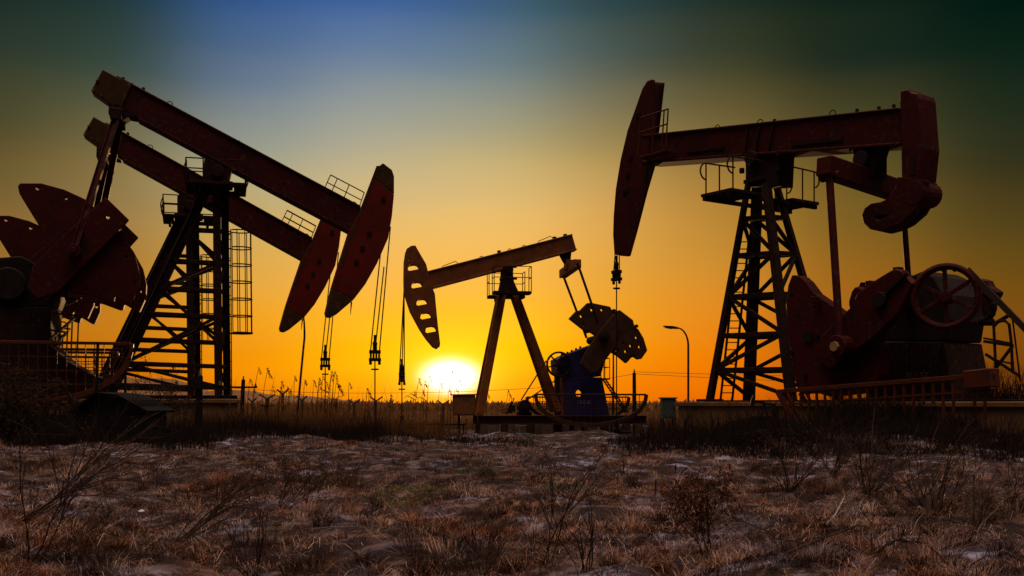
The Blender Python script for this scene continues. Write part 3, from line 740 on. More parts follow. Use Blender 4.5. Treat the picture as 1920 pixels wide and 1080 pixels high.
for x, y in ((1182,296),(1178,328),(1173,359),(1197,217)): m = MB(); p = F.at(x, y, th); m.box((p.x - .1, th - .05, p.z - .07), (p.x + .1, th - .001, p.z + .07)); m.build('bolt', STEEL, head)
# railed step on the beam next to the horsehead
m = MB(); a = F.at(1200, 290, -.8)
for s0, s1, zz in ((1197, 1248, 292),):
    pa, pb = F.at(1196, 293, -.85), F.at(1272, 300, -.85)
    z0 = pa.z; m.box((pa.x, -.85, z0 - .07), (pb.x - .6, -.45, z0))
    for f in (0, .5, .86, 1): q_ = lerp(pa, Vector((pb.x - .6, -.85, z0)), f); m.tube(q_, q_ + Vector((.12, 0, 1.28)), .026, n=6)
    for k in (.62, 1): m.tube(pa + Vector((.12*k, 0, 1.28*k)), Vector((pb.x - .6 + .12*k, -.85, z0 + 1.28*k)), .026, n=6)
m.build('beam_railing', RAILR, JR)
# tail block: box with a hook under it
tk = -.45
box_ = [(1686,170),(1725,167),(1731,173),(1742,175),(1745,184),(1752,277),(1745,345),(1690,345),(1689,272)]
m = MB(); m.prism(F.poly([(x - (22 if x > 1720 else 0), y) for x, y in box_], tk), tk, .32)
tail = m.build('tail_block', RED, JR, .03)
hook = [(1684,332),(1735,338),(1730,372),(1715,398),(1692,418),(1672,428),(1650,434),(1632,430),(1620,418),(1617,404),(1622,391),(1634,382),(1652,379),(1668,372),(1680,352)]
eye = [(1640,408),(1652,404),(1668,402),(1660,408),(1648,412)]
m = MB(); m.prism(F.poly(hook, tk), tk - .04, tk + .22, [F.poly(eye, tk)])
m.prism(F.poly([(x - 8, y) for x, y in hook], tk), .1, .3, [F.poly(eye, tk)])
a = F.at(1634, 406, tk); m.tube((a.x, -.42, a.z), (a.x, .25, a.z), .2, n=14)
a = F.at(1714, 362, tk); m.tube((a.x, -.5, a.z), (a.x, .34, a.z), .33, n=18)
m.build('hook', RED, tail, .02)
m = MB(); a = F.at(1712, 310, tk); m.box((a.x - .06, tk - .02, a.z - .25), (a.x + .06, tk - .001, a.z + .25)); m.build('dark_strip', STEEL, tail)
# tail bearing and equalizer (a cross beam)
m = MB(); a = F.at(1622, 300, -.2)
m.prism(F.poly([(1597,276),(1646,273),(1640,292),(1640,330),(1608,330),(1601,300)], -.28), -.28, .28); m.tube((a.x, -.45, a.z), (a.x, .45, a.z), .24, n=16)
for x in (1594, 1650, 1664): p = F.at(x, 275, -.3); m.tube(p - Vector((0,0,.12)), p, .05, n=7)
m.build('tail_bearing', STEEL, JR, .015)
ec = F.at(1640, 340, 0)
en = F.at(1547, 312, -1.95); ef = F.at(1706, 366, 1.85)
m = MB(); m.bar(en, ef, .42, .56, (0, 0, 1)); d = (ef - en).normalized()
m.bar(en - d*.1, en + d*.0, .46, .5, (0, 0, 1)); m.tube(en + Vector((-.3, .2, -.25)), en + Vector((.3, .2, -.25)), .12, n=10)
m.build('equalizer', RED, JR, .03)
pinN = F.at(1572, 650, -2.3)
m = MB(); m.tube(F.at(1555, 328, -1.85), pinN + Vector((0, .05, .25)), .105, n=14); m.tube(pinN + Vector((0, -.12, 0)), pinN + Vector((0, .3, 0)), .3, n=18); pmn = m.build('pitman', RED, JR, .01); m = MB(); m.tube(pinN + Vector((0, -.2, 0)), pinN + Vector((0, -.121, 0)), .13, n=8); m.build('pin_cap', mat('worn bare pin', (.42, .26, .09), (.3, .18, .06), .45, 6), pmn)
pf0 = F.at(1693, 385, 1.7); pf1 = F.at(1703, 520, 1.9)
m = MB(); m.tube(pf0, pf1 + (pf1 - pf0)*.5, .085, n=12); m.build('pitman', RED, JR)
# cranks
fanp = [(1476,515.5),(1482,515),(1490,518),(1500,527),(1516,549),(1542,567),(1562,582),(1585,604),(1642,645),(1640,700),(1622,735),(1560,742),(1487,730),(1477,697),(1475,667),(1468,615),(1465,564),(1469,534)]
lob2 = [(1580,566),(1586,546),(1592,538),(1600,536),(1608,541),(1617,552),(1650,600),(1640,640),(1600,640),(1586,590)]
armr = [(1675,508),(1685,504),(1697,508),(1702,519),(1718,531),(1690,587),(1640,636),(1600,664),(1560,694),(1530,664),(1545,630),(1600,576),(1612,551),(1642,528)]
cv = lambda pts: F.poly(pts, -1.9)
for t0, sg in ((-1.72, 1), (1.75, -1)):
    m = MB(); m.prism(cv(armr), t0, t0 - .3*sg); c = m.build('crank', RED, JR, .03)
    m = MB(); m.bar(F.at(1660, 552, t0 - .33*sg) if sg > 0 else F.at(1660, 552, -1.9), F.at(1702, 512, t0 - .33*sg) if sg > 0 else F.at(1702, 512, -1.9), .06, .12, (0, 1, 0)) if sg > 0 else None
    if sg > 0: m.build('dark_strip', STEEL, c)  # black strip drawn for the shade inside the crank slot
    m = MB(); m.prism(cv(fanp), t0 + .02*sg, t0 + .42*sg, [cv(circ(h, 3, 8)) for h in ((1475,554),(1519,575),(1558,583))]); m.build('counterweight', REDB, c, .04)
    m = MB(); m.prism(cv(lob2), t0 + .021*sg, t0 + .3*sg); m.build('counterweight', REDB, c, .04)
    if sg > 0:
        for x, y in ((1620,602),(1532,630),(1510,703),(1576,693),(1484,660)): m = MB(); p = F.at(x, y, t0 - .02); m.tube(p - Vector((0, .03, 0)), p + Vector((0, .05, 0)), .06, n=8); m.build('bolt', STEEL, c)
        m = MB(); m.box((F.at(1508, 640, t0).x, t0 - .05, F.at(1508, 640, t0).z), (F.at(1524, 640, t0).x, t0 - .001, F.at(1508, 624, t0).z)); m.build('bracket', STEEL, c)
        for x, y in ((1634,534),(1686,506),(1530,562)):
            m = MB(); p = F.at(x, y, t0 - .1); q_ = random.uniform(.06, .11); m.box((p.x - q_, t0 - .24, p.z - .1), (p.x + q_*.8, t0 - .02, p.z + random.uniform(.05, .1))); m.build('lug', RED, c, .012)
        cs = F.at(1651, 562, -2.05); m = MB(); m.tube((cs.x, -2.15, cs.z), (cs.x, 2.1, cs.z), .2, n=16); m.build('crankshaft', STEEL, JR, .01)
# gearbox and pedestal
gb = [(1640,560),(1680,512),(1706,518),(1730,508),(1750,518),(1772,552),(1780,600),(1774,640),(1640,640)]
m = MB(); m.prism(F.poly(gb, -.8), -.8, .8); 
for x in (1768,1790): p = F.at(x, 510, -.6); m.tube(p, p + Vector((0, 0, .14)), .06, n=8)
m.build('gearbox', STEEL, JR, .04)
m = MB(); m.prism(F.poly([(1636,641),(1770,641),(1784,720),(1792,770),(1630,770)], -.85), -.85, .85)
for x in (1660, 1700, 1735, 1760): m.bar(F.at(x, 645, -.88), F.at(x, 765, -.88), .07, .05, (0, 1, 0))
pdr = m.build('gearbox_pedestal', DARK, JR, .02)
lettering('8E 1 XZ', .19, pdr, F.at(1699, 708, -.93), mat('dim lettering paint', (.10, .075, .06), rough=.7))
# belt wheel (turned a little towards the viewer), belt and its guard
wc = F.at(1773, 556, -1.55); wr = 61.5 * (F.O + F.e1*wc.x + F.e2*wc.y).y / FPX; ax = Vector((math.sin(R(-24)), math.cos(R(-24)), 0))
wax = Vector((ax.x, ax.y, 0)); wu = Vector((0, 0, 1)).cross(wax).normalized()
m = MB()
for dd in (-.06, .06): m.ring(wc + wax*dd, wr - .06, .075, wax, 44, m=8)
m.ring(wc, wr - .07, .09, wax, 44, m=6)
m.tube(wc - wax*.14, wc + wax*.7, .14, n=16)
for k in range(6):
    an = R(28 + 60*k); dv = wu*math.cos(an) + Vector((0,0,1))*math.sin(an); m.bar(wc + dv*.12, wc + dv*(wr - .05), .09, .13, wax)
m.build('belt_wheel', RED, JR, .008)
m = MB(); b0 = wc + wu*(wr*.62)*(1 if wu.x > 0 else -1) + Vector((0,0,wr*.78)); b1 = F.at(1945, 640, -1.3)
m.bar(b0, b1, .14, .05, (0, 1, 0)); m.bar(wc + wu*(wr*.55)*(1 if wu.x > 0 else -1) - Vector((0,0,wr*.8)), F.at(1945, 690, -1.3), .14, .05, (0,1,0)) if False else None
m.build('drive_belt', WIRE, JR)
m = MB(); a = F.at(1853, 580, -.9); m.path([F.at(1838 + 25*math.cos(R(-70 + 20*k)), 575 + 27*math.sin(R(-70 + 20*k)), -.9) for k in range(9)], .09, 8)
m.tube(F.at(1838, 604, -.9), F.at(1862, 604, -.9), .09, n=8); m.path([F.at(1863,608,-.9), F.at(1880,598,-.9), F.at(1897,588,-.9)], .05, 8); m.build('brake_band', STEEL, JR)
# ladder frame at the right
m = MB(); t = -1.3
for x0, y0, x1, y1, w_ in ((1863,606,1868,712,.05),(1897,585,1913,715,.03),(1845,640,1899,648,.07),(1899,648,1860,700,.06),(1848,664,1912,705,.06),(1866,675,1898,682,.04)):
    m.bar(F.at(x0, y0, t), F.at(x1, y1, t), w_, w_)
m.path([F.at(1863, 612, t), F.at(1872, 603, t), F.at(1884, 601, t), F.at(1892, 608, t), F.at(1896, 640, t), F.at(1899, 700, t)], .04)
m.bar(F.at(1845, 634, t + .6), F.at(1897, 644, t), .04, .04); m.build('access_frame', DARK, JR)
# tower
A0, A1 = F.at(1403, 345, -.40), F.at(1331, 750, -1.15)
B0, B1 = F.at(1420, 345, .40), F.at(1404, 752, 1.2)
C0, C1 = F.at(1437, 345, -.40), F.at(1484, 752, -1.2)
D0, D1 = F.at(1455, 345, .40), F.at(1572, 752, 1.2)
for a, b, w0, w1 in ((A0, A1, .15, .20), (B0, B1, .26, .30), (C0, C1, .22, .25), (D0, D1, .17, .22)):
    m = MB(); m.bar(a, b, w0, w0, None, 0, w1, w1); m.box((b.x - .3, b.y - .3, b.z - .05), (b.x + .3, b.y + .3, b.z + .03)); m.build('leg', DARK, JR, .01)
print('R legs', [tuple(round(c, 2) for c in v) for v in (A0, A1, B0, B1, C0, C1, D0, D1)])
lattice(A0, A1, B0, B1, C0, C1, D0, D1, (.16, .33, .52, .70, .86), .12, JR, ((.16, .33, 0), (.33, .52, 1), (.52, .70, 0), (.70, .86, 1), (.86, .98, 0)))
m = MB(); m.prism(F.poly([(1398,288),(1462,285),(1459,348),(1400,350)], -.34), -.34, .34)
a = F.at(1430, 300, 0); m.tube((a.x, -.6, a.z), (a.x, .6, a.z), .22, n=16); m.box((a.x - .42, -.42, a.z - .72), (a.x + .42, .42, a.z - .6))
for x, y in ((1396,288),(1460,288),(1391,320),(1458,318)): p = F.at(x, y, -.4); m.tube(p - Vector((0,0,.08)), p + Vector((0,0,.08)), .08, n=8)
m.build('saddle_bearing', DARK, JR, .015)
zp = F.at(1428, 372, 0).z; cx = F.at(1428, 372, 0).x
m = MB(); m.box((cx - .62, -2.0, zp - .09), (cx + .62, -.7, zp)); m.box((cx - .62, .7, zp - .09), (cx + .62, 1.95, zp))
for s in (-.5, .5): m.bar((cx + s, -2.0, zp - .15), (cx + s, 1.95, zp - .15), .1, .12)
plat = m.build('work_platform', DARK, JR)
for s in (-1, 1):
    for sg, t0, t1 in ((-1, -.6, -1.95), (1, .6, 1.9)):
        m = MB(); x = cx + s*.55
        for t in ((t0 + t1)/2, t1 - sg*.1): m.tube((x, t, zp), (x, t, zp + .95), .024, n=6)
        m.path([(x, t0, zp + .98), (x, t1 - sg*.1, zp + .95)] + [(x, t1 - sg*.1 + sg*.24*math.sin(k*math.pi/8), zp + .7 + .25*math.cos(k*math.pi/8)) for k in range(9)], .026); m.build('railing', DARK, plat)
m = MB(); 
for (xa, ya, xb, yb) in ((1384, 440, 1351, 750), (1405, 440, 1373, 750)): m.bar(F.at(xa, ya, -.1), F.at(xb, yb, .1), .05, .06)
for k in range(1, 23): 
    f = k/23; m.tube(F.at(1384 - 33*f, 440 + 310*f, -.1 + .2*f), F.at(1405 - 32*f, 440 + 310*f, -.1 + .2*f), .018, n=5)
m.build('ladder', DARK, JR)
# guard rails beside the cranks
a = F.at(1458, 737, -2.75); b = F.at(1868, 697, -2.75); print('guard R z', a.z, b.z, a.x, b.x)
post_rail(JR, F, -2.75, (1458, 737), (1866, 699), RAILR, 1.0, 24)
post_rail(JR, F, 2.4, (1500, 738), (1860, 716), RAILR, .8, 20)
m = MB(); p = F.at(1858, 712, -2.7); m.bar((p.x - .55, -2.7, p.z), (p.x + .1, -2.7, p.z + .05), .4, .42); m.build('belt_cover', RAILR, JR, .02)
zb = A1.z
m = MB(); 
for t in (-1.0, 1.0): m.bar((A1.x - .3, t, zb - .03), (F.at(1905, 745, -1).x, t, zb - .03), .3, .05)
for k in range(8): s = A1.x + (F.at(1905, 745, -1).x - A1.x)*k/7; m.bar((s, -.84, zb - .03), (s, .84, zb - .03), .2, .045)
m.build('base_frame', DARK, JR, .01)
cpt = F.at(1156, 512, 0)
hanger(JR, [F.at(1153.5, 474, -.1), F.at(1161, 476, .1), F.at(1157, 475, 0)], cpt, .5, .2)
Fr = F; R_A1 = A1

print('J2 lobe tip', [G.px((Fj1.sz(x, y, -1.95)[0], -1.4, Fj1.sz(x, y, -1.95)[1])) for x, y in ((30,346),(118,352),(260,511))], 'tail', G.px(Fj1.at(194,132,0)), 'head', G.px(Fj1.at(611,585,0)), 'leg', G.px(Fj1.at(416,600,0)))
# ================================================================== ground
us = np.linspace(-1.5, 1.5, 421)
ys = [-14, -9, -5, -2, 0, 1.5, 2.6, 3.4]; y = 4.0
while y < 60: ys.append(y); y *= 1.0135
while y < 6000: ys.append(y); y *= 1.12
ys = np.array(ys); X = np.maximum(ys, 9)[:, None] * us[None, :]; Y = np.repeat(ys[:, None], len(us), 1)
X = np.where((Y > 60), X * (1 + (Y - 60) / 900), X)
Z = ground_np(X, Y)
vs = np.stack([X, Y, Z], -1).reshape(-1, 3); nr, nc = X.shape
idx = np.arange(nr*nc).reshape(nr, nc)
fs = np.stack([idx[:-1, :-1], idx[:-1, 1:], idx[1:, 1:], idx[1:, :-1]], -1).reshape(-1, 4)
def np_mesh(name, vs, fs, mats, kind=None, smooth=False, parent=None):
    me = bpy.data.meshes.new(name); nv, nf = len(vs), len(fs); k = fs.shape[1]
    me.vertices.add(nv); me.vertices.foreach_set('co', np.ascontiguousarray(vs, np.float32).ravel())
    me.loops.add(nf*k); me.loops.foreach_set('vertex_index', np.ascontiguousarray(fs, np.int32).ravel())
    me.polygons.add(nf); me.polygons.foreach_set('loop_start', np.arange(0, nf*k, k, dtype=np.int32)); me.polygons.foreach_set('loop_total', np.full(nf, k, np.int32))
    if smooth: me.polygons.foreach_set('use_smooth', np.ones(nf, bool))
    me.update(calc_edges=True); me.validate()
    for m in (mats if isinstance(mats, (list, tuple)) else [mats]): me.materials.append(m)
    o = bpy.data.objects.new(name, me); col.objects.link(o)
    if kind: o['kind'] = kind
    if parent is not None: o.parent = parent
    return o

def field_mat(name, soil=True):
    """shared colour logic of the field: dry straw, red-brown dead weeds, frost, a little moss (object-space noise)"""
    m = bpy.data.materials.new(name); m.use_nodes = True; nt = m.node_tree; n = nt.nodes; l = nt.links
    tc = n.new('ShaderNodeTexCoord'); mp = n.new('ShaderNodeMapping'); mp.inputs['Scale'].default_value = (.55, .8, 0 if not soil else .5); l.new(tc.outputs['Object'], mp.inputs['Vector'])
    def noise(sc, det, off):
        z = n.new('ShaderNodeTexNoise'); z.inputs['Scale'].default_value = sc; z.inputs['Detail'].default_value = det; z.inputs['Roughness'].default_value = .62
        a = n.new('ShaderNodeVectorMath'); a.operation = 'ADD'; a.inputs[1].default_value = (off, off*1.7, off*.3); l.new(mp.outputs[0], a.inputs[0]); l.new(a.outputs[0], z.inputs['Vector']); return z.outputs['Fac']
    def ramp(f, stops):
        r = n.new('ShaderNodeValToRGB'); l.new(f, r.inputs['Fac'])
        for i, (p_, c) in enumerate(stops):
            e = r.color_ramp.elements[i] if i < 2 else r.color_ramp.elements.new(p_); e.position = p_; e.color = (*c, 1)
        return r.outputs['Color']
    def mix(f, a, b):
        x = n.new('ShaderNodeMix'); x.data_type = 'RGBA'; l.new(f, x.inputs['Factor']); l.new(a, x.inputs['A'])
        if isinstance(b, tuple): x.inputs['B'].default_value = (*b, 1)
        else: l.new(b, x.inputs['B'])
        return x.outputs['Result']
    if soil:
        base = ramp(noise(1.2, 8, 0), [(.40, (.012, .007, .006)), (.5, (.05, .027, .018)), (.62, (.16, .10, .075))])
        fine = ramp(noise(9, 8, 3), [(.46, (.008, .005, .004)), (.60, (.18, .115, .09))])
        c = mix(n.new('ShaderNodeValue').outputs[0], base, fine); c.node.inputs['Factor'].default_value = .45
        for lk in list(nt.links):
            if lk.to_socket == c.node.inputs['Factor']: nt.links.remove(lk)
        frost = ramp(noise(3.2, 12, 21), [(.52, (0, 0, 0)), (.64, (.85, .85, .85))])
        big = ramp(noise(.28, 3, 71), [(.40, (.12, .12, .12)), (.58, (1, 1, 1))])
        fm = n.new('ShaderNodeMix'); fm.data_type = 'RGBA'; fm.blend_type = 'MULTIPLY'; fm.inputs['Factor'].default_value = 1; l.new(frost, fm.inputs['A']); l.new(big, fm.inputs['B']); c = mix(fm.outputs['Result'], c, (.33, .33, .43))
        pit_shade = ramp(noise(5.5, 10, 33), [(.46, (.9, .9, .9)), (.54, (0, 0, 0))])  # shade of small pits drawn into the soil colour
        c = mix(pit_shade, c, (.018, .012, .011))
        moss = ramp(noise(.7, 6, 40), [(.62, (0, 0, 0)), (.72, (.6, .6, .6))])
        c = mix(moss, c, (.06, .075, .02))
        b = n['Principled BSDF']; b.inputs['Roughness'].default_value = .95; b.inputs['Specular IOR Level'].default_value = .15
        l.new(c, b.inputs['Base Color'])
        bp = n.new('ShaderNodeBump'); bp.inputs['Strength'].default_value = .9; bp.inputs['Distance'].default_value = .05; l.new(noise(14, 8, 5), bp.inputs['Height']); l.new(bp.outputs['Normal'], b.inputs['Normal'])
    else:
        at_ = n.new('ShaderNodeAttribute'); at_.attribute_name = 'tint'
        base = ramp(at_.outputs['Fac'], [(0, (.010, .004, .003)), (.3, (.055, .021, .011)), (.55, (.24, .115, .06)), (.8, (.62, .38, .24)), (1, (.95, .78, .64))])  # wide tone spread stands in for shading contrast between blades
        red = ramp(noise(.8, 5, 11), [(.42, (0, 0, 0)), (.62, (.55, .55, .55))])
        c = mix(red, base, (.21, .065, .036)) if False else base
        def tone(f, colr, amt):
            x = n.new('ShaderNodeMix'); x.data_type = 'RGBA'; x.blend_type = 'MULTIPLY'; x.inputs['B'].default_value = (*colr, 1)
            s_ = n.new('ShaderNodeMath'); s_.operation = 'MULTIPLY'; s_.inputs[1].default_value = amt; l.new(f, s_.inputs[0]); l.new(s_.outputs[0], x.inputs['Factor']); l.new(c, x.inputs['A']); return x.outputs['Result']
        c = tone(ramp(noise(2.6, 6, 11), [(.48, (0, 0, 0)), (.60, (1, 1, 1))]), (1.05, .72, .46), .8)
        c = tone(ramp(noise(2.2, 6, 93), [(.50, (0, 0, 0)), (.62, (1, 1, 1))]), (.82, .95, 1.35), 1.0)
        frost = ramp(noise(1.6, 10, 21), [(.54, (0, 0, 0)), (.66, (.8, .8, .8))])
        big = ramp(noise(.28, 3, 71), [(.40, (.15, .15, .15)), (.58, (1, 1, 1))])
        fm = n.new('ShaderNodeMix'); fm.data_type = 'RGBA'; fm.blend_type = 'MULTIPLY'; fm.inputs['Factor'].default_value = 1; l.new(frost, fm.inputs['A']); l.new(big, fm.inputs['B']); c = mix(fm.outputs['Result'], c, (.54, .52, .62))
        dark = ramp(noise(2.4, 8, 57), [(.42, (.92, .92, .92)), (.50, (0, 0, 0))])
        c = mix(dark, c, (.018, .010, .008))
        n.remove(n['Principled BSDF'])
        d = n.new('ShaderNodeBsdfDiffuse'); t = n.new('ShaderNodeBsdfTranslucent'); mx = n.new('ShaderNodeMixShader'); mx.inputs['Fac'].default_value = .35
        l.new(c, d.inputs['Color']); l.new(c, t.inputs['Color']); l.new(d.outputs[0], mx.inputs[1]); l.new(t.outputs[0], mx.inputs[2]); l.new(mx.outputs[0], n['Material Output'].inputs['Surface'])
    return m
GROUND = field_mat('field soil'); GRASS = field_mat('dry grass', False)
np_mesh('ground', vs, fs, GROUND, 'structure', True)

# ------------------------------------------------------------------ grass blades (numpy): base, lean, taper
def blades(n, ux, yr, hgt, wid, dens_pow=1.0, lean=.6, keep=None, xr=None, down=.0, tall=None):
    """n blades; position sampled over the viewed wedge, x = u*y"""
    y0, y1 = yr; q = rng.random(n)
    e = 2 - dens_pow; y = (y0**e + q*(y1**e - y0**e)) ** (1/e)
    x = rng.uniform(ux[0], ux[1], n) * y if xr is None else rng.uniform(xr[0], xr[1], n)
    if keep is not None:
        k = keep(x, y); x, y = x[k], y[k]; n = len(x)
    z = ground_np(x, y) - .015
    a = rng.uniform(0, 2*np.pi, n); h = hgt * np.minimum(rng.lognormal(0, .38, n), 1.9) * (tall(x, y) if tall else 1); ln = h * lean * rng.uniform(.2, 1.5, n)
    wd = wid * rng.uniform(.6, 1.5, n)
    dx, dy = np.cos(a), np.sin(a); b = rng.uniform(0, 2*np.pi, n); wx, wy = np.cos(b)*wd/2, np.sin(b)*wd/2
    hm = h*.55; lm = ln*.3
    drop = down * h * rng.random(n)
    V = np.empty((n, 5, 3))
    V[:, 0] = np.stack([x - wx, y - wy, z], -1); V[:, 1] = np.stack([x + wx, y + wy, z], -1)
    V[:, 2] = np.stack([x + dx*lm - wx*.8, y + dy*lm - wy*.8, z + hm], -1); V[:, 3] = np.stack([x + dx*lm + wx*.8, y + dy*lm + wy*.8, z + hm], -1)
    V[:, 4] = np.stack([x + dx*ln, y + dy*ln, z + h - drop], -1)
    o = (np.arange(n)*5)[:, None]
    F_ = np.concatenate([o + np.array([[0, 1, 3]]), o + np.array([[0, 3, 2]]), o + np.array([[2, 3, 4]])], 0)
    return V.reshape(-1, 3), F_, np.repeat(rng.random(n), 5)
def merge(parts):
    off = 0; VV, FF, TT = [], [], []
    for v, f, t in parts: VV.append(v); FF.append(f + off); TT.append(t); off += len(v)
    return np.concatenate(VV), np.concatenate(FF), np.concatenate(TT)
def stuff(name, parts, m, label=None):
    v, f, t = merge(parts); o = np_mesh(name, v, f, m, 'stuff')
    at_ = o.data.attributes.new('tint', 'FLOAT', 'POINT'); at_.data.foreach_set('value', t.astype(np.float32))
    if label: o['label'] = label
    return o
def patch(x, y, s=1.0, ph=0.0):
    return (np.sin(x*1.3*s + ph) + np.sin(y*1.7*s + 1.3*ph + .8*np.sin(x*.9*s)) + np.sin((x + y)*.7*s + 2*ph) + .7*np.sin(x*3.1*s - y*2.3*s + ph)) / 3.7
# matted low grass everywhere, thinner on bare patches; tufts; long lodged straw
def tufts(n, ux, yr, per, rad, hgt, wid, dens_pow=1.3, keep=None, open_=1.0, down=.5):
    """n tufts; every tuft is a spray of blades leaning out from its own centre"""
    e = 2 - dens_pow; q = rng.random(n); cy = (yr[0]**e + q*(yr[1]**e - yr[0]**e)) ** (1/e); cx = rng.uniform(ux[0], ux[1], n)*cy
    if keep is not None: k = keep(cx, cy); cx, cy = cx[k], cy[k]
    n = len(cx); ht = hgt*rng.lognormal(0, .35, n); rd = rad*rng.lognormal(0, .3, n); tt = rng.beta(.62, .8, n); sw = rng.uniform(0, 2*np.pi, n)
    cnt = np.maximum(6, (per*rng.lognormal(0, .4, n))).astype(int); I = np.repeat(np.arange(n), cnt); N_ = len(I)
    a = rng.uniform(0, 2*np.pi, N_); r = np.sqrt(rng.random(N_))*rd[I]; x = cx[I] + np.cos(a)*r; y = cy[I] + np.sin(a)*r; z = ground_np(x, y) - .012
    h = ht[I]*rng.uniform(.4, 1.15, N_)*(1 - .45*r/rd[I]/1.3); la = a + rng.normal(0, .6, N_); ln = h*open_*(.25 + r/rd[I])*rng.uniform(.4, 1.5, N_)
    dx = np.cos(la)*ln + np.cos(sw[I])*h*.35; dy = np.sin(la)*ln + np.sin(sw[I])*h*.35
    b = rng.uniform(0, 2*np.pi, N_); wd = wid*rng.uniform(.6, 1.4, N_); wx, wy = np.cos(b)*wd/2, np.sin(b)*wd/2; dr = down*h*rng.random(N_)**2
    V = np.empty((N_, 5, 3)); hm = h*.62
    V[:, 0] = np.stack([x - wx, y - wy, z], -1); V[:, 1] = np.stack([x + wx, y + wy, z], -1)
    V[:, 2] = np.stack([x + dx*.32 - wx*.8, y + dy*.32 - wy*.8, z + hm], -1); V[:, 3] = np.stack([x + dx*.32 + wx*.8, y + dy*.32 + wy*.8, z + hm], -1)
    V[:, 4] = np.stack([x + dx, y + dy, z + h - dr], -1)
    o = (np.arange(N_)*5)[:, None]; F_ = np.concatenate([o + np.array([[0, 1, 3]]), o + np.array([[0, 3, 2]]), o + np.array([[2, 3, 4]])], 0)
    t = np.clip(tt[I]*.8 + rng.random(N_)*.2 + rng.normal(0, .06, N_), 0, 1)
    return V.reshape(-1, 3), F_, np.repeat(t, 5)
cover = lambda x, y: .5*patch(x, y, .8) + .5*patch(x, y, 2.3, 1.5)
stuff('dry_grass', [
    blades(170000, (-.52, .52), (7.2, 30), .04, .007, 1.3, 1.9, lambda x, y: cover(x, y) + rng.normal(0, .10, len(x)) > .0, down=.6),
    tufts(13000, (-.52, .52), (7.2, 28), 26, .085, .078, .0055, 1.3, lambda x, y: cover(x, y) + rng.normal(0, .18, len(x)) > -.12, 1.2),
    tufts(2600, (-.52, .52), (7.2, 24), 50, .11, .13, .0055, 1.3, lambda x, y: patch(x, y, 1.3, 2.0) + rng.normal(0, .2, len(x)) > .1, 1.0),
    tufts(420, (-.52, .52), (7.2, 19), 50, .10, .22, .0055, 1.3, lambda x, y: patch(x, y, 1.0, 4.0) + rng.normal(0, .2, len(x)) > .2, .7),
    blades(12000, (-.52, .52), (7.0, 14), .13, .004, 1.2, 2.6, down=1.0),
], GRASS, 'matted dry grass and tufts across the field in the foreground')
def near_px(pts):
    def k(x, y):
        ok = np.zeros(len(x), bool)
        for px, py, rx, ry in pts:
            Yd = CAMH*FPX/(py - HY); cx_ = (px - HX)/FPX*Yd
            ok |= ((x - cx_)/rx)**2 + ((y - Yd)/ry)**2 + rng.normal(0, .3, len(x)) < 1
        return ok
    return k
stuff('green_grass', [blades(120000, (-.2, .25), (9.5, 19), .05, .006, .6, 1.2, near_px([(770, 940, .55, .8), (640, 905, .5, .7), (1120, 935, .7, .35), (1290, 935, .4, .35), (880, 900, .6, .5), (1460, 905, .5, .4)]), down=.4)], GREENG, 'thin patches of short green grass in the middle distance')
stuff('darkening_weeds', [tufts(5200, (-.52, .52), (7.2, 20), 34, .10, .13, .0045, 1.2, near_px([(150, 890, 1.1, .7), (420, 925, .7, .5), (560, 1040, .5, .45), (860, 1055, .6, .35), (1500, 940, .8, .5), (1760, 965, 1.0, .6), (1680, 1060, .7, .4), (60, 1050, .7, .5), (1000, 870, 1.3, .6), (1420, 1030, .4, .3), (640, 880, 1.0, .6), (1250, 880, .9, .4), (300, 1060, .4, .3)]), .9)], WEEDD, 'dark dead weeds added to darken ragged patches of the field')  # weeds added to darken parts of the evenly lit field
# dense reed bed at the back and bank brush, shade put into their colour
def bed_keep(x, y):
    u = x / y * FPX + HX
    return (rng.random(len(x)) > np.clip((u - 640) / 240, 0, 1) ** .8) | ((u > 1215) & (u < 1500))
rag = lambda x, y: np.clip(.55 + .75*np.maximum(patch(x, y, 1.6, 1), patch(x, y, 3.1, 4) - .1), .2, 1.7)
stuff('reed_bed', [
    blades(26000, (-.52, .03), (27.5, 31), .40, .016, 0, .45, bed_keep, tall=rag),
    blades(9000, (-.52, -.02), (31, 36), .62, .018, 0, .3, bed_keep, tall=rag),
    blades(12000, (-.52, -.02), (37, 46), .80, .02, 0, .22, bed_keep, tall=rag),
    blades(1500, (-.45, -.03), (37, 46), 1.25, .016, 0, .25, bed_keep),
    blades(6000, (.12, .27), (34, 46), .55, .02, 0, .3, bed_keep, tall=rag),
], REEDD, 'ragged reeds and weeds coloured dark for shade along the back of the field')
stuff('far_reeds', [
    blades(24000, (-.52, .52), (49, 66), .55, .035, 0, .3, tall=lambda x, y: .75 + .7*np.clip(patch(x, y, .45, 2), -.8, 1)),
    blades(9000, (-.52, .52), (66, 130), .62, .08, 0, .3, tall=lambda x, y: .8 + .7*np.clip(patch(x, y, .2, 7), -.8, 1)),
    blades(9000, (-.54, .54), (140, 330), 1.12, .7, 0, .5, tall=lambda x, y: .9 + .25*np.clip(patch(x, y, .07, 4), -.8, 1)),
], REEDM, 'pale reeds glowing on the plain beyond the pump jacks')
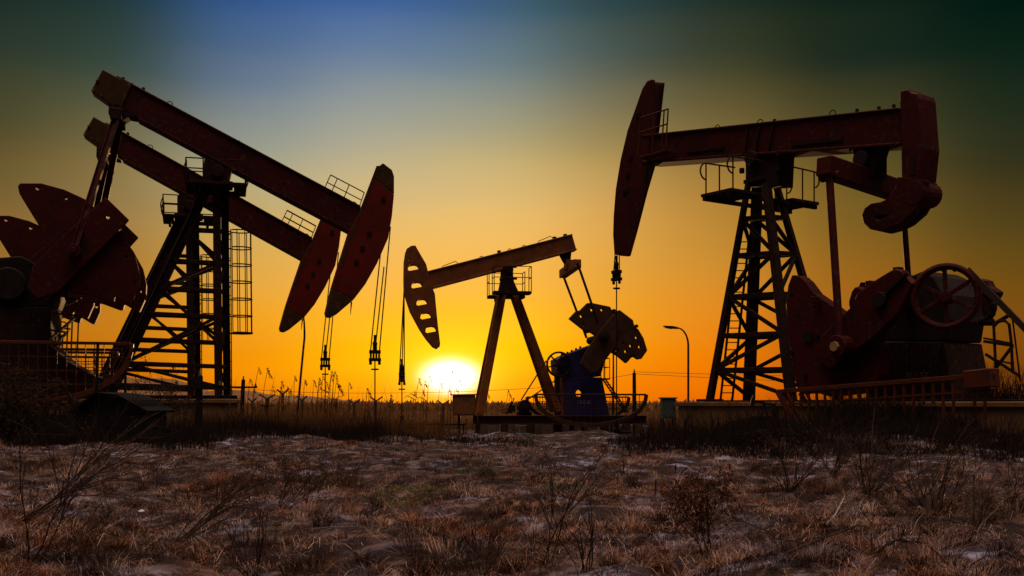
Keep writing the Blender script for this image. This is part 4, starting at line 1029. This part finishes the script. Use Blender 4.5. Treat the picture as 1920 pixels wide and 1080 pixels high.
stuff('bank_brush', [
    blades(36000, (.08, .52), (21.4, 29.5), .20, .02, 0, .8, lambda x, y: (x > 3.3 + .3*np.sin(y) + rng.normal(0, .45, len(x)) + .5*(y < 22.5)*rng.random(len(x))*4), tall=lambda x, y: .8 + .6*np.clip(patch(x, y, 1.4, 3), -.5, 1)),
    blades(24000, (-.52, .02), (25.0, 29.5), .17, .018, 0, .8, lambda x, y: (rng.random(len(x)) < np.clip((y - 24.6 + .9*patch(x, y, 1.5, 2))/2.2, .03, 1)) & (rng.random(len(x)) > np.clip((x + 4.5)/4.5, 0, .85)), tall=lambda x, y: .8 + .6*np.clip(patch(x, y, 1.4, 3), -.5, 1)),
    blades(3000, (.12, .52), (22.4, 28), .5, .012, 0, .5),
    blades(15000, (.285, .56), (25.2, 28.5), .66, .018, 0, .45, tall=lambda x, y: .8 + .5*np.clip(patch(x, y, 1.6, 3), -.5, 1)),
    blades(4500, (.43, .58), (25.5, 29), 1.0, .018, 0, .4),
    blades(11000, (-.56, -.24), (23.1, 25.4), .46, .016, 0, .5, lambda x, y: rng.random(len(x)) < np.clip((-7.0 - x + 1.2*patch(x, y, 1.4, 8))/2.4, 0, 1)*np.clip((y - 22.9)/.9 + .5*patch(x, y, 2, 2), .08, 1), tall=lambda x, y: .8 + .5*np.clip(patch(x, y, 1.6, 3), -.5, 1)),
    blades(5000, (-.56, -.12), (26, 28.5), .42, .016, 0, .4, tall=lambda x, y: .8 + .6*np.clip(patch(x, y, 1.2, 6), -.5, 1)),
], BRUSH, 'shade-coloured brush on the low bank and along the foot of the reeds')

# ================================================================== hills far away
HILL = mat('haze toned hill scrub', (.24, .12, .04), (.17, .085, .03), .95, .02)  # scrub colour raised to carry the haze light over the hills
def hill(name, prof, Yd, depth):
    m = MB(); n = len(prof); vs = []
    for j, k in enumerate((0, .35, .7, 1.0, 1.5, 2.2)):
        hgt = (.0, .55, .9, 1.0, .6, -.02)[j]
        for i, (px, py) in enumerate(prof):
            p = P(px, py, Yd); jit = 1 + .06*math.sin(i*2.3 + j*1.7)
            vs.append((p.x, Yd + (k - 1)*depth, max(-.2, p.z*hgt*jit) if j != 3 else p.z))
    fs = [(j*n + i, j*n + i + 1, (j+1)*n + i + 1, (j+1)*n + i) for j in range(5) for i in range(n - 1)]
    m.add(vs, fs); o = m.build(name, HILL, smooth=True); o['kind'] = 'structure'; return o
hill('hills', [(395,738),(415,734),(436,731),(455,731.5),(478,733),(497,738),(520,741),(545,742.5),(556,741),(590,743.5),(620,747),(650,750),(690,752),(720,754),(740,756)], 700, 130)
hill('hills', [(-60,716),(0,706),(80,712),(160,700),(210,703),(240,706),(255,710),(300,709),(330,711),(345,716),(362,724),(385,735),(410,745),(440,756)], 900, 160)
hill('hills', [(1180,756),(1250,752),(1340,750),(1420,751),(1500,748),(1600,750),(1750,749),(1900,745),(1980,750),(2050,756)], 900, 160)

# ================================================================== plinths
def plinth(name, label, fr, s0, s1, hw, z, m_, loc=None):
    t = thing(name, label, 'foundation', fr.O, fr.psi)
    b = MB(); b.box((s0, -hw, -.35), (s1, hw, z - .14)); b.build('block', m_, t, .03)
    b = MB(); b.box((s0 - .08, -hw - .08, z - .138), (s1 + .08, hw + .08, z)); b.build('capping', m_, t, .02)
    return t
sL = Fj1.at(-120, 745, 0).x; sR = Fj1.at(446, 745, -1.2).x
plinth('concrete_foundation', 'haze-brown concrete foundation under the larger left pump jack', Fj1, sL, sR, 1.25, plinth_z, CONCB)
plinth('concrete_foundation', 'haze-brown concrete foundation under the rear left pump jack', G, sL, sR, 1.25, plinth_z, CONCB)
zR = R_A1.z - .39
plinth('concrete_foundation', 'haze-brown concrete foundation under the big right pump jack', Fr, R_A1.x - .95, Fr.at(1960, 745, -1).x, 1.6, R_A1.z - .057, CONCB)
# pale retaining slabs below the middle machine
t = thing('retaining_wall', 'low pale concrete slab wall behind the piles of the middle pump jack', 'wall', P(1060, 800, 43.6) * 1)
t.location = (P(1060, 800, 43.6).x, 43.9, 0)
xa = P(900, 800, 43.9).x - t.location.x; xb = P(1232, 800, 43.9).x - t.location.x
for k in range(9):
    b = MB(); q0 = xa + (xb - xa)*k/9 + .02; q1 = xa + (xb - xa)*(k + 1)/9 - .02; b.box((q0, -.06, -.1), (q1, .06, .42 - .03*(k % 3))); b.build('slab', CONC, t, .01)

# wellheads where the rods go down
for fr, px, py, lab in ((Fj1, 703, 662, 'wellhead in the reeds under the carrier bar of the larger left pump jack'), (G, 600, 690, 'wellhead in the reeds below the rear left pump jack')):
    cl = Fj1.at(703, 662, 0); wv = fr.O + fr.e1*cl.x; wellhead('wellhead', lab, (wv.x, wv.y, 0), .75)
Fc = Frame(955, 42, 8); cl = Fc.at(753.5, 703, 0); wv = Fc.O + Fc.e1*cl.x; wellhead('wellhead', 'wellhead below the five-slot horsehead of the middle pump jack', (wv.x, wv.y, 0), .8)
cl = Fr.at(1156, 512, 0); wv = Fr.O + Fr.e1*cl.x; wellhead('wellhead', 'wellhead under the horsehead of the big right pump jack', (wv.x, wv.y, 0), .62)

# ================================================================== shed on the left
ps = P(232, 790, 25); t = thing('pump_shed', 'small dark brick shed with a shallow gable roof among the weeds on the left', 'shed', (ps.x, 25, 0), R(-8))
k = 25 / FPX
xl = (165 - 232)*k; xr = (300 - 232)*k; zr = 1.3 + (755 - 739)*k; ze = 1.3 + (755 - 768)*k
b = MB(); b.box((xl + .1, -.5, -.1), (xr - .06, .55, ze - .05)); 
xm = (205 - 232)*k
b.prism([(xl + .1, ze - .049), (xr - .06, ze - .049), (xm + .5, zr - .09), (xm, zr - .05)], -.5, .55); b.build('wall', BRICK, t)
b = MB(); b.prism([(xl - .02, ze - .03), (xm, zr), (xm, zr + .045), (xl - .06, ze + .0)], -.68, .72); b.prism([(xm + .001, zr), (xm + .55, zr - .06), (xr + .05, ze - .06), (xr + .08, ze - .02), (xm + .55, zr - .015), (xm + .001, zr + .045)], -.68, .72)
for i in range(9): b.bar((xm + .6 + (xr - xm - .6)*.5, -.62 + i*.155, zr - .13), (xr + .02, -.62 + i*.155, ze - .02), .03, .02)
b.build('roof', TILE, t)
b = MB(); b.box((-.05, -.53, -.05), (.3, -.502, .72)); b.build('door', WOODD, t)

# ================================================================== lamps, poles, posts, cables
def street_lamp(name, label, base, h, lean, reach, side):
    t = thing(name, label, 'street lamp', base)
    top = Vector((lean, 0, h)); pts = [Vector((0, 0, -.2)), Vector((lean*.5, 0, h*.5))] + [Vector((lean*.8 + side*reach*(1 - math.cos(a)), 0, h*.80 + h*.18*math.sin(a))) for a in [R(9*i) for i in range(11)]]
    m = MB(); m.path(pts, .066, 8, .04); m.tube((0, 0, -.1), (0, 0, .5), .12, n=10); m.build('pole', DARK, t)
    e = pts[-1]; m = MB(); d = Vector((side*.62, 0, .08))
    m.bar(e - d*.1, e + d*.5, .16, .10, None, 0, .34, .16); m.bar(e + d*.5, e + d*1.35, .34, .16, None, 0, .2, .07); hd = m.build('lamp_head', STEEL, t, .02)
    m = MB(); m.bar(e + d*.55 - Vector((0,0,.09)), e + d*1.2 - Vector((0,0,.075)), .24, .03); m.build('lens', GREYG, hd)
    return t
b0 = P(1290.5, 755, 62); street_lamp('street_lamp', 'slim street lamp with a curved arm, left of the big right pump jack', (b0.x, 62, 0), 5.75, 0, .62, -1)
b0 = P(555, 755, 62); street_lamp('street_lamp', 'leaning street lamp below the horsehead of the rear left pump jack', (b0.x, 62, 0), 6.4, .62, .07, -1)

def utility_pole(name, label, px, pt, Yd, lean=0, arm=True, r=.11, ins=True):
    b0 = P(px, 755, Yd); t = thing(name, label, 'utility pole', (b0.x, Yd, 0)); h = CAMH + (HY - pt)*Yd/FPX
    m = MB(); m.tube((0, 0, -.3), (lean, 0, h), r, r*.75, n=10); m.build('mast', WOODD, t)
    if arm:
        m = MB(); m.bar((lean*.9 - .62, -.1, h*.86), (lean*.9 + .62, -.1, h*.86), .06, .08); m.build('crossarm', WOODD, t)
        for q in (-.55, .55):
            m = MB(); m.tube((lean*.9 + q, -.1, h*.86 + .04), (lean*.9 + q, -.1, h*.86 + .16), .05, .03, n=8); m.build('insulator', GREYG, t)
    if ins:
        m = MB(); m.tube((lean, 0, h), (lean, 0, h + .16), .04, .02, n=8); m.build('insulator', GREYG, t)
    return t
utility_pole('utility_pole', 'dark utility pole with a crossarm just right of the tall left tower', 451, 712, 45, .12)
utility_pole('utility_pole', 'utility pole with a crossarm against the left foundation, right of the shed', 370, 705, 27, .06)
utility_pole('post', 'tall plain dark post rising behind the ridge of the brick shed', 177, 641, 30, .10, False, .055, False)
utility_pole('post', 'thin plain post right of the shed, against the left foundation', 235, 703, 30, 0, False, .05, False)
utility_pole('utility_pole', 'slim pole with an insulator right of the middle pump jack', 1190, 699, 46, -.02, False, .10)
utility_pole('post', 'plain pole seen beyond the horsehead rope of the right pump jack, with a small bracket', 1150, 660, 60, 0, False, .06, False)
# power lines on the horizon
m = MB()
for (xa, ya, xb, yb, sag) in ((1000, 728, 1190, 701, 2), (1190, 701, 1960, 722, 6), (1190, 697, 1960, 706, 5), (640, 737, 1000, 728, 3), (430, 727, 640, 737, 2)):
    pts = [P(xa + (xb - xa)*i/14, ya + (yb - ya)*i/14 + sag*math.sin(math.pi*i/14), 46.2 if xa >= 1190 else 46.2 + (1190 - max(xa, xb - 1))*.0) for i in range(15)]
    m.path(pts, .009, 4)
tag(m.build('power_line', WIRE), 'thin sagging power lines low over the horizon', 'cable')

ypost_lab = 'Y-topped concrete fence post in the reeds'
def ypost(label, px, pt, Yd, s=1.0, mid=False):
    b0 = P(px, 755, Yd); t = thing('fence_post', label, 'fence post', (b0.x, Yd, 0), R(random.uniform(-12, 12)), 'fence posts along the reeds'); h = CAMH + (HY - pt)*Yd/FPX
    m = MB(); m.bar((0, 0, -.2), (0, 0, h), .11*s, .11*s); m.build('shaft', CONCD, t)
    for sg in (-1, 1):
        m = MB(); m.bar((sg*.03, 0, h - .02), (sg*.26*s, 0, h + .14), .05, .06); m.build('arm', CONCD, t)
    if mid: m = MB(); m.bar((-.28, -.09, h*.78), (.28, -.09, h*.78), .05, .05); m.build('crosspiece', WOODD, t)
ypost('short Y-topped fence post beside the utility pole right of the left tower', 473, 752, 46, .8)
ypost('thick Y-topped fence post with a crosspiece, in the reeds left of the leaning lamp', 501, 746, 44, 1.3, True)
ypost('tall dark Y-topped fence post nearest the foot of the leaning lamp', 530, 737, 43, .9)
ypost('plain looking Y-topped fence post just right of the leaning lamp', 566, 749, 46, .9)
ypost('Y-topped fence post between the two left carrier bars', 664, 755, 45)
ypost('Y-topped fence post below the carrier bar of the larger left pump jack', 705.5, 750, 45)
ypost('Y-topped fence post left of the rusty cabinet, under the sun', 831, 757, 45)

# low railing of pipe in the reeds
t = thing('pipe_rail', 'low pipe railing in the reeds left of the rusty cabinet', 'railing', (P(820, 755, 41).x, 41, 0))
m = MB(); m.tube((-1.3, 0, .47), (1.1, 0, .47), .035, n=8); m.build('rail', STEEL, t)
for q in (-1.2, -.1, 1.0): m = MB(); m.tube((q, 0, -.1), (q, 0, .44), .03, n=8); m.build('post', STEEL, t)

# ================================================================== electrical cabinets
k = 40 / FPX; p0 = P(870, 755, 40)
t = thing('electrical_cabinet', 'rusty brown control cabinet on a single post left of the middle pump jack', 'cabinet', (p0.x, 40, 0))
z0 = 1.3 + (755 - 779)*k; z1 = 1.3 + (755 - 741)*k
b = MB(); b.box((-21*k, -.22, z0), (21*k, .22, z1)); b.build('box', RUSTB, t, .01)
b = MB(); b.prism([(-23.5*k, z1 + .001), (23.5*k, z1 + .001), (24*k, z1 + .05), (-22*k, z1 + .035)], -.27, .27); b.build('lid', RUSTB, t)
b = MB(); b.box((-19*k, -.235, z0 + .05), (-.01, -.221, z1 - .04)); b.build('door', RUSTB, t); b = MB(); b.box((.01, -.235, z0 + .05), (19*k, -.221, z1 - .04)); b.build('door', RUSTB, t)
b = MB(); b.bar((-9*k, 0, -.2), (-9*k, 0, z0), .07, .07); b.build('post', STEEL, t)
k = 38 / FPX; p0 = P(1252, 755, 38)
t = thing('electrical_cabinet', 'grey green cabinet on legs with an overhanging lid right of the middle pump jack', 'cabinet', (p0.x, 38, 0), R(6))
z0 = 1.3 + (755 - 784)*k; z1 = 1.3 + (755 - 748)*k
b = MB(); b.box((-12*k, -.2, z0), (13*k, .2, z1)); b.build('box', GREYG, t, .01)
b = MB(); b.box((-14.5*k, -.25, z1 + .001), (15*k, .25, z1 + .06)); b.build('lid', GREYG, t, .01)
b = MB(); b.box((-10*k, -.215, z0 + .05), (11*k, -.201, z1 - .05)); d = b.build('door', GREYG, t); b = MB(); b.box((8*k, -.24, (z0+z1)/2 - .05), (9.2*k, -.216, (z0+z1)/2 + .05)); b.build('handle', STEEL, d)
for q in (-11*k, 12*k):
    for yy in (-.17, .17): b = MB(); b.bar((q, yy, -.15), (q, yy, z0), .045, .045); b.build('leg', STEEL, t)

# ================================================================== two little pump jacks standing low in the weeds
def mini(label, px, Yd, flip, sc, zoff):
    b0 = P(px, 755, Yd); t = thing('small_pump_jack', label, 'pump jack', (b0.x, Yd, zoff)); f = -1 if flip else 1
    def pt(x, y): return (f*x*sc, y*sc)
    m = MB(); a, b = pt(-22, 30), pt(20, 22); m.bar((a[0], 0, a[1]), (b[0], 0, b[1]), .06, .06); m.build('walking_beam', STEEL, t)
    m = MB(); m.prism([pt(-18, 40), pt(-22, 41), pt(-26, 32), pt(-28, 20), pt(-22, 19), pt(-19, 28)], -.05, .05); m.build('horsehead', STEEL, t)
    for q in (-6, 6):
        m = MB(); c = pt(-1, 26); d = pt(-1 + q, 0); m.bar((c[0], 0, c[1]), (d[0], 0, d[1]), .04, .05); m.build('leg', STEEL, t)
    m = MB(); c = pt(19, 12); m.prism([(c[0] + 6*sc*math.cos(i), c[1] + 7*sc*math.sin(i)) for i in [R(30*j) for j in range(7)]] + [pt(16, 2), pt(24, 2)], -.06, .06); m.build('crank', STEEL, t)
    m = MB(); c, d = pt(19, 22), pt(20, 14); m.bar((c[0], 0, c[1]), (d[0], 0, d[1]), .03, .03); m.build('pitman', STEEL, t)
    m = MB(); m.box((-26*sc, -.12, -.9), (26*sc, .12, 1.5*sc)); m.build('base_frame', STEEL, t)
kR = 27.3 / FPX; mini('tiny black pump jack in the weeds before the right foundation', 1434, 27.3, False, kR, 1.3 + (755 - 782)*kR)
kL = 26.2 / FPX; mini('tiny black pump jack in the bushes left of the shed', 107, 26.2, True, kL*1.05, 1.3 + (755 - 779)*kL)

# ================================================================== tall single reeds
def reed(px, py, bx, Yd, label, group, sc=1.0):
    tip = P(px, py, Yd); base = P(bx, 755, Yd); base.z = 0
    t = thing('reed', label, 'reed', (base.x, Yd, gz(base.x, Yd) - .05), 0, group); v = tip - base
    mid = v*.55 + Vector((-.25*v.x, random.uniform(-.05, .05), 0))
    pts = [Vector((0, 0, 0)), mid*.5, mid, (mid + v)*.5 + Vector((-.05*v.x, 0, .03)), v]
    m = MB(); m.path(pts, .017, 5, .008)
    for q in range(random.randint(1, 3)):   # strap leaves
        a = lerp(pts[1], pts[3], random.random()); s = random.choice((-1, 1)); L = random.uniform(.25, .5)
        e1_ = a + Vector((s*L*.6, random.uniform(-.1, .1), L*.35)); e2_ = a + Vector((s*L, random.uniform(-.1, .1), L*.1)); w_ = Vector((0, 0, .016))
        m.add([a - w_, a + w_, e1_ + w_, e1_ - w_, e2_], [(0, 3, 2, 1), (3, 4, 2)])
    m.build('stem', REEDM, t)
    m = MB(); s = 1 if v.x > 0 else -1
    for q in range(34):
        f = random.random(); c = v + Vector((s*.10*(f**1.2) + random.gauss(0, .02), random.gauss(0, .03), .13 - .30*f + random.gauss(0, .015)))*sc
        d = Vector((s*random.uniform(.02, .09), random.gauss(0, .03), random.uniform(-.10, .03)))*sc; w_ = Vector((random.uniform(-.012, .012), .012, .012))*sc
        m.add([c - w_, c + w_, c + d], [(0, 1, 2)])
    m.build('plume', PLUME, t)
groups = [
 ('tall plumed reed standing between the left tower and the leaning lamp', 'reeds left of the leaning lamp', [(484,694,471),(501,692,488),(468,717,462),(475,725,471),(528,717,519),(511,728,508),(526,734,522),(538,727,533),(543,727,535),(552,703,550)]),
 ('tall plumed reed under the carrier bar of the rear left pump jack', 'reeds under the rear carrier bar', [(571,717,566),(588,711,584),(598,706,594),(605,707,600),(621,700,617),(627,703,620),(620,710,612),(630,718,624),(597,724,592),(636,728,628),(622,747,618),(612,722,606)]),
 ('slender plumed reed between the leaning lamp cluster and the sun', 'reeds between the carrier bars', [(654,720,653),(688,730,684),(692,745,688),(732,746,730)]),
 ('plumed reed silhouetted against the glow of the sun', 'reeds against the sun', [(785,714,775),(792,731,786),(796,716,794),(805,707,798),(777,736,772),(825,721,820),(841,732,838),(847,699,845),(861,714,858),(853,727,850)]),
 ('short plumed reed seen between the legs of the middle pump jack', 'reeds behind the middle pump jack', [(914,738,911),(924,753,921),(933,755,931),(952,731,948),(956,737,951),(950,757,947),(921,772,919)]),
]
for lab, grp, lst in groups:
    for (px, py, bx) in lst: reed(px, py, bx, random.uniform(43.4, 47) if 'middle' in lab else random.uniform(37.5, 42), lab, grp, 1.25 if (px, py) in ((501,692),(630,718),(636,728)) else .85)

# ================================================================== shrubs, twigs, dead branches
def grow(m, p, d, L, r, depth, leafs, spread=.6, up=.15, kids=3, nseg=4):
    pts = [Vector(p)]; d = Vector(d).normalized()
    for i in range(nseg):
        d = (d + Vector((random.gauss(0, .12), random.gauss(0, .12), up*.3 + random.gauss(0, .08)))).normalized(); pts.append(pts[-1] + d*L/nseg)
    m.path(pts, r, 4 if r < .012 else 6, r*.55)
    if depth > 0:
        for k in range(kids):
            f = random.uniform(.35, 1.0); i = min(nseg - 1, int(f*nseg)); q = lerp(pts[i], pts[i+1], f*nseg - i)
            dd = (d + Vector((random.gauss(0, spread), random.gauss(0, spread), random.gauss(0, spread*.6)))).normalized()
            grow(m, q, dd, L*random.uniform(.4, .65), r*.55, depth - 1, leafs, spread, up, kids, 3)
    else:
        leafs.append((pts[-1], d)); leafs.append((pts[len(pts)//2], d))
def leaves(m, spots, n, size, jit):
    for q, d in spots:
        for k in range(n):
            c = q + Vector((random.gauss(0, jit), random.gauss(0, jit), random.gauss(0, jit))); a = Vector((random.gauss(0, 1), random.gauss(0, 1), random.gauss(0, 1))).normalized(); b = a.cross(Vector((random.gauss(0, 1), random.gauss(0, 1), random.gauss(0, 1)))).normalized(); s = size*random.uniform(.5, 1.3)
            m.add([c - a*s, c + b*s*.45, c + a*s, c - b*s*.45], [(0, 1, 2, 3)])
def shrub(name, label, loc, stems, L, r, depth, leafn=0, leafsize=.02, lean=(0,0,0), bark=TWIG, leafm=LEAFD, spread=.6, kids=3, group=None, cat='shrub', fan=.55, jit=.03, up=.15):
    random.seed(sum(ord(ch)*(i + 1) for i, ch in enumerate(label)))
    x, y = loc; t = thing(name, label, cat, (x, y, gz(x, y) - .03), 0, group); m = MB(); spots = []
    for i in range(stems):
        d = Vector((lean[0] + random.gauss(0, fan), lean[1] + random.gauss(0, fan), 1 + lean[2])).normalized()
        grow(m, (random.gauss(0, .05*L), random.gauss(0, .05*L), 0), d, L*random.uniform(.7, 1.15), r*random.uniform(.7, 1.2), depth, spots, spread, up, kids)
    m.build('stems', bark, t)
    if leafn: lm = MB(); leaves(lm, spots, leafn, leafsize, jit); lm.build('foliage', leafm, t)
    return t
def at_px(px, py): # ground spot under a pixel (flat field)
    Yd = CAMH*FPX/(py - HY); return ((px - HX)/FPX*Yd, Yd)
# leafy bushes at the far left
for i, (px, yd, L, lab) in enumerate(((-30, 24, 1.25, 'dense dark bush at the left edge, in front of the guard fence'), (32, 25, 1.3, 'second dark leafy bush in from the left edge'), (78, 26.5, .5, 'dark leafy bush below the tiny left pump jack'), (150, 27, .62, 'low dark bush against the left wall of the shed'))):
    shrub('leafy_bush', lab, ((px - HX)/FPX*yd, yd), 9, L, .02, 2, 7, .05, bark=TWIG, leafm=LEAFK, spread=.7, kids=4, cat='bush', fan=.5, jit=.09)
for px, yd, L, lab in ((262, 26.3, .95, 'spindly leafy weed rising over the right end of the shed roof'), (304, 26.5, .85, 'spindly weed between the shed and the utility pole'), (328, 27, 1.0, 'tall leafy weed left of the utility pole by the shed'), (348, 26.2, .75, 'short leafy weed touching the utility pole by the shed')):
    shrub('weed', lab, ((px - HX)/FPX*yd, yd), 3, L*1.25, .012, 2, 5, .035, leafm=LEAFK, cat='weed', fan=.14, kids=3, spread=.5, jit=.05)
# bare branches sweeping in from the lower left
x, y = at_px(25, 1000)
shrub('bare_shrub', 'bare shrub at the lower left whose long branches sweep up to the right', (x, y), 6, 1.45, .009, 2, 0, lean=(1.5, .1, 0), fan=.3, spread=.38, kids=4, up=.0)
x, y = at_px(60, 1075)
shrub('bare_shrub', 'bare twiggy shrub in the bottom left corner', (x, y), 5, .75, .008, 2, 2, .012, lean=(.5, 0, 0), fan=.4, spread=.5, kids=4)
x, y = at_px(320, 1010)
shrub('bare_shrub', 'low thorny tangle of twigs left of centre near the bottom', (x, y), 6, .85, .008, 2, 3, .014, lean=(.8, 0, 0), fan=.4, spread=.5, kids=4, up=.0)
x, y = at_px(520, 960)
shrub('bare_shrub', 'withered shrub with rusty leaves left of the mossy patch', (x, y), 7, .62, .007, 2, 6, .016, lean=(.3, 0, 0), fan=.5, kids=4)
x, y = at_px(640, 930)
shrub('withered_weed', 'rusty leaved weed just left of the mossy patch', (x, y), 6, .42, .005, 2, 6, .015, cat='weed', fan=.6, kids=4)
x, y = at_px(480, 1060)
shrub('bare_shrub', 'dark spiky tuft at the bottom edge under the withered shrub', (x, y), 16, .5, .005, 1, 0, fan=.5, kids=3)
x, y = at_px(900, 1075)
shrub('bare_shrub', 'dark spiky tuft at the bottom edge in the middle', (x, y), 12, .42, .005, 1, 0, fan=.5, kids=3)
x, y = at_px(1030, 1065)
shrub('withered_weed', 'tall bare weed with a forked top right of the middle at the bottom', (x, y), 4, .75, .006, 2, 3, .012, cat='weed', lean=(.2, 0, 0), fan=.25, kids=4, spread=.4)
x, y = at_px(1100, 1075)
shrub('withered_weed', 'short bare weed beside the forked weed at the bottom', (x, y), 6, .42, .006, 1, 2, .012, cat='weed', lean=(-.1, 0, 0), fan=.35, kids=3)
x, y = at_px(1328, 1062)
shrub('leafy_shrub', 'small shrub full of brown withered leaves right of the middle', (x, y), 4, .44, .007, 2, 12, .018, lean=(.05, 0, 0), fan=.3, kids=4, spread=.6, jit=.045)
x, y = at_px(1228, 950)
t = thing('stake', 'thin upright stake in the grass right of the middle', 'stake', (x, y, gz(x, y) - .05)); m = MB(); m.tube((0, 0, 0), (.012, 0, .33), .012, .009, n=6); m.build('shaft', TWIG, t)
x, y = at_px(1170, 905)
shrub('bare_shrub', 'low twiggy bush in the frosty strip left of the stake', (x, y), 12, .45, .005, 1, 0, fan=.6, kids=3)
for i, (px, py, n_, L, lab) in enumerate(((1480, 945, 10, .62, 'reddish brush clump at the left end of the right-hand thicket'), (1560, 935, 9, .66, 'bare brush clump second from the left in the right-hand thicket'), (1630, 950, 10, .72, 'tall bare brush clump in the middle of the right-hand thicket'), (1745, 975, 12, .78, 'dense dark brush clump with a broken stump in the right-hand thicket'), (1830, 985, 11, .6, 'pale stalked brush clump near the right edge'), (1905, 975, 10, .6, 'dark brush clump cut by the right edge'))):
    x, y = at_px(px, py)
    shrub('brush_clump', lab, (x, y), int(n_*1.7), L, .007, 2, 2 if i < 2 else 0, .014, lean=(random.uniform(-.3, .5), 0, 0), fan=.6, kids=3, cat='brush', bark=TWIG if i != 4 else TWIGL, up=-.05, group='brush clumps of the right-hand thicket')
for px, py, L, lean_, lab, nm in ((1632, 905, 1.15, .06, 'single tall pale stalk before the dark bank on the right', 'dead_stalk'), (1735, 900, .95, .25, 'leaning pale stalk before the dark bank, right of the tall one', 'dead_stalk'), (1395, 880, .35, .1, 'short dead stalk in the frosty strip on the right', 'dead_stalk')):
    x, y = at_px(px, py); t = thing(nm, lab, 'stalk', (x, y, gz(x, y) - .04)); m = MB(); m.path([(0, 0, 0), (lean_*.3*L, 0, L*.4), (lean_*.7*L, .02, L*.75), (lean_*1.1*L, 0, L)], .009, 5, .004); m.build('stem', TWIGL, t)
x, y = at_px(1740, 980); t = thing('tree_stump', 'two short broken stump stems inside the right-hand thicket', 'stump', (x, y, gz(x, y) - .05)); m = MB()
m.path([(0, 0, 0), (.0, 0, .12), (-.01, .01, .24)], .05, 8, .04); m.path([(.09, .02, 0), (.085, .02, .16), (.09, .02, .27)], .035, 8, .028); m.build('stem', TWIGL, t)
# fallen branches
def fallen(label, pts, r, m_, twigs=6):
    w0 = at_px(*pts[0]); t = thing('fallen_branch', label, 'branch', (w0[0], w0[1], gz(*w0) + r)); V = []
    for i, (px, py, h) in enumerate([(p_[0], p_[1], (p_[2] if len(p_) > 2 else 0)) for p_ in pts]):
        q = at_px(px, py); V.append(Vector((q[0] - w0[0], q[1] - w0[1], gz(*q) - gz(*w0) + h)))
    m = MB(); m.path(V, r, 7, r*.45); sp_ = []
    for k in range(twigs):
        i = random.randint(0, len(V) - 2); q = lerp(V[i], V[i+1], random.random()); grow(m, q, (random.gauss(0, .6), random.gauss(0, .6), random.uniform(.1, .8)), random.uniform(.12, .35), r*.4, 1, sp_, .5, 0, 2, 3)
    m.build('stem', m_, t)
fallen('long brown fallen branch across the grass at the bottom right', [(1470, 1078), (1540, 1052, .04), (1610, 1028, .08), (1680, 1012, .05)], .014, TWIG, 7)
fallen('bleached white broken branch left of the right-hand thicket', [(1548, 1008), (1566, 985, .03), (1584, 958, .09)], .013, BARKG, 2)
fallen('dark thorny branch reaching right from the brown leaved shrub', [(1360, 995), (1400, 1010, .04), (1440, 1030, .05), (1480, 1050, .03)], .010, TWIG, 6)
fallen('heap of dark dead branches at the bottom right', [(1620, 1065), (1680, 1050, .1), (1740, 1055, .08), (1800, 1075)], .016, TWIG, 16)
fallen('thin yellow straw stalk lying in the grass on the left', [(318, 990), (300, 955, .02), (280, 925, .03)], .006, TWIGL, 0)
# clods, a mossy hump, litter
def clod(label, px, py, w_, h_, m_, cat='clod', nm='earth_clod', dep=.7):
    x, y = at_px(px, py); t = thing(nm, label, cat, (x, y, gz(x, y) - h_*.25)); V, Fs = [], []; nu, nv = 18, 9
    ph = random.uniform(0, 6)
    for j in range(nv + 1):
        b_ = math.pi/2*j/nv
        for i in range(nu):
            a = 2*math.pi*i/nu; k_ = 1 + .16*math.sin(3*a + ph) + .1*math.sin(5*a + j) + random.gauss(0, .03)
            V.append((w_*k_*math.cos(a)*math.cos(b_), w_*dep*k_*math.sin(a)*math.cos(b_), h_*1.25*math.sin(b_)*(1 + random.gauss(0, .04))))
    for j in range(nv):
        for i in range(nu): Fs.append((j*nu + i, j*nu + (i+1) % nu, (j+1)*nu + (i+1) % nu, (j+1)*nu + i))
    m = MB(); m.add(V, Fs); m.build('lump', m_, t); return t
MOSS = mat('moss', (.05, .065, .018), (.10, .10, .03), .95, 18, bump=1.0)
clod('rounded dark mound of earth in the middle of the field', 912, 916, .155, .19, SOIL)
clod('flat dark clod left of the rounded mound', 802, 896, .16, .05, SOIL)
clod('dark lump in the track before the reeds left of the middle', 715, 822, .3, .14, SOIL)
for px, py, lab in ((265, 950, 'white scrap of litter in the grass on the left'), (1270, 848, 'small white scrap at the foot of the dark bank'), (1610, 885, 'pale scrap before the right-hand thicket'), (1295, 852, 'tiny white scrap right of the other one at the foot of the dark bank')):
    x, y = at_px(px, py); t = thing('litter', lab, 'litter', (x, y, gz(x, y) + .02)); m = MB()
    m.add([(0, 0, .035)] + [(.06*random.uniform(.5, 1.3)*math.cos(q_*.9), .045*random.uniform(.5, 1.3)*math.sin(q_*.9), random.uniform(0, .03)) for q_ in range(7)], [(0, q_ + 1, (q_ + 1) % 7 + 1) for q_ in range(7)]); m.build('scrap', LITTER, t)

# scattered small clods: one like another
for i in range(16):
    px, py = random.uniform(120, 1850), random.uniform(850, 1000)
    clod('small dark clod of earth, one of many scattered over the field', px, py, random.uniform(.04, .09), random.uniform(.04, .08), SOIL)['group'] = 'small clods scattered over the field'
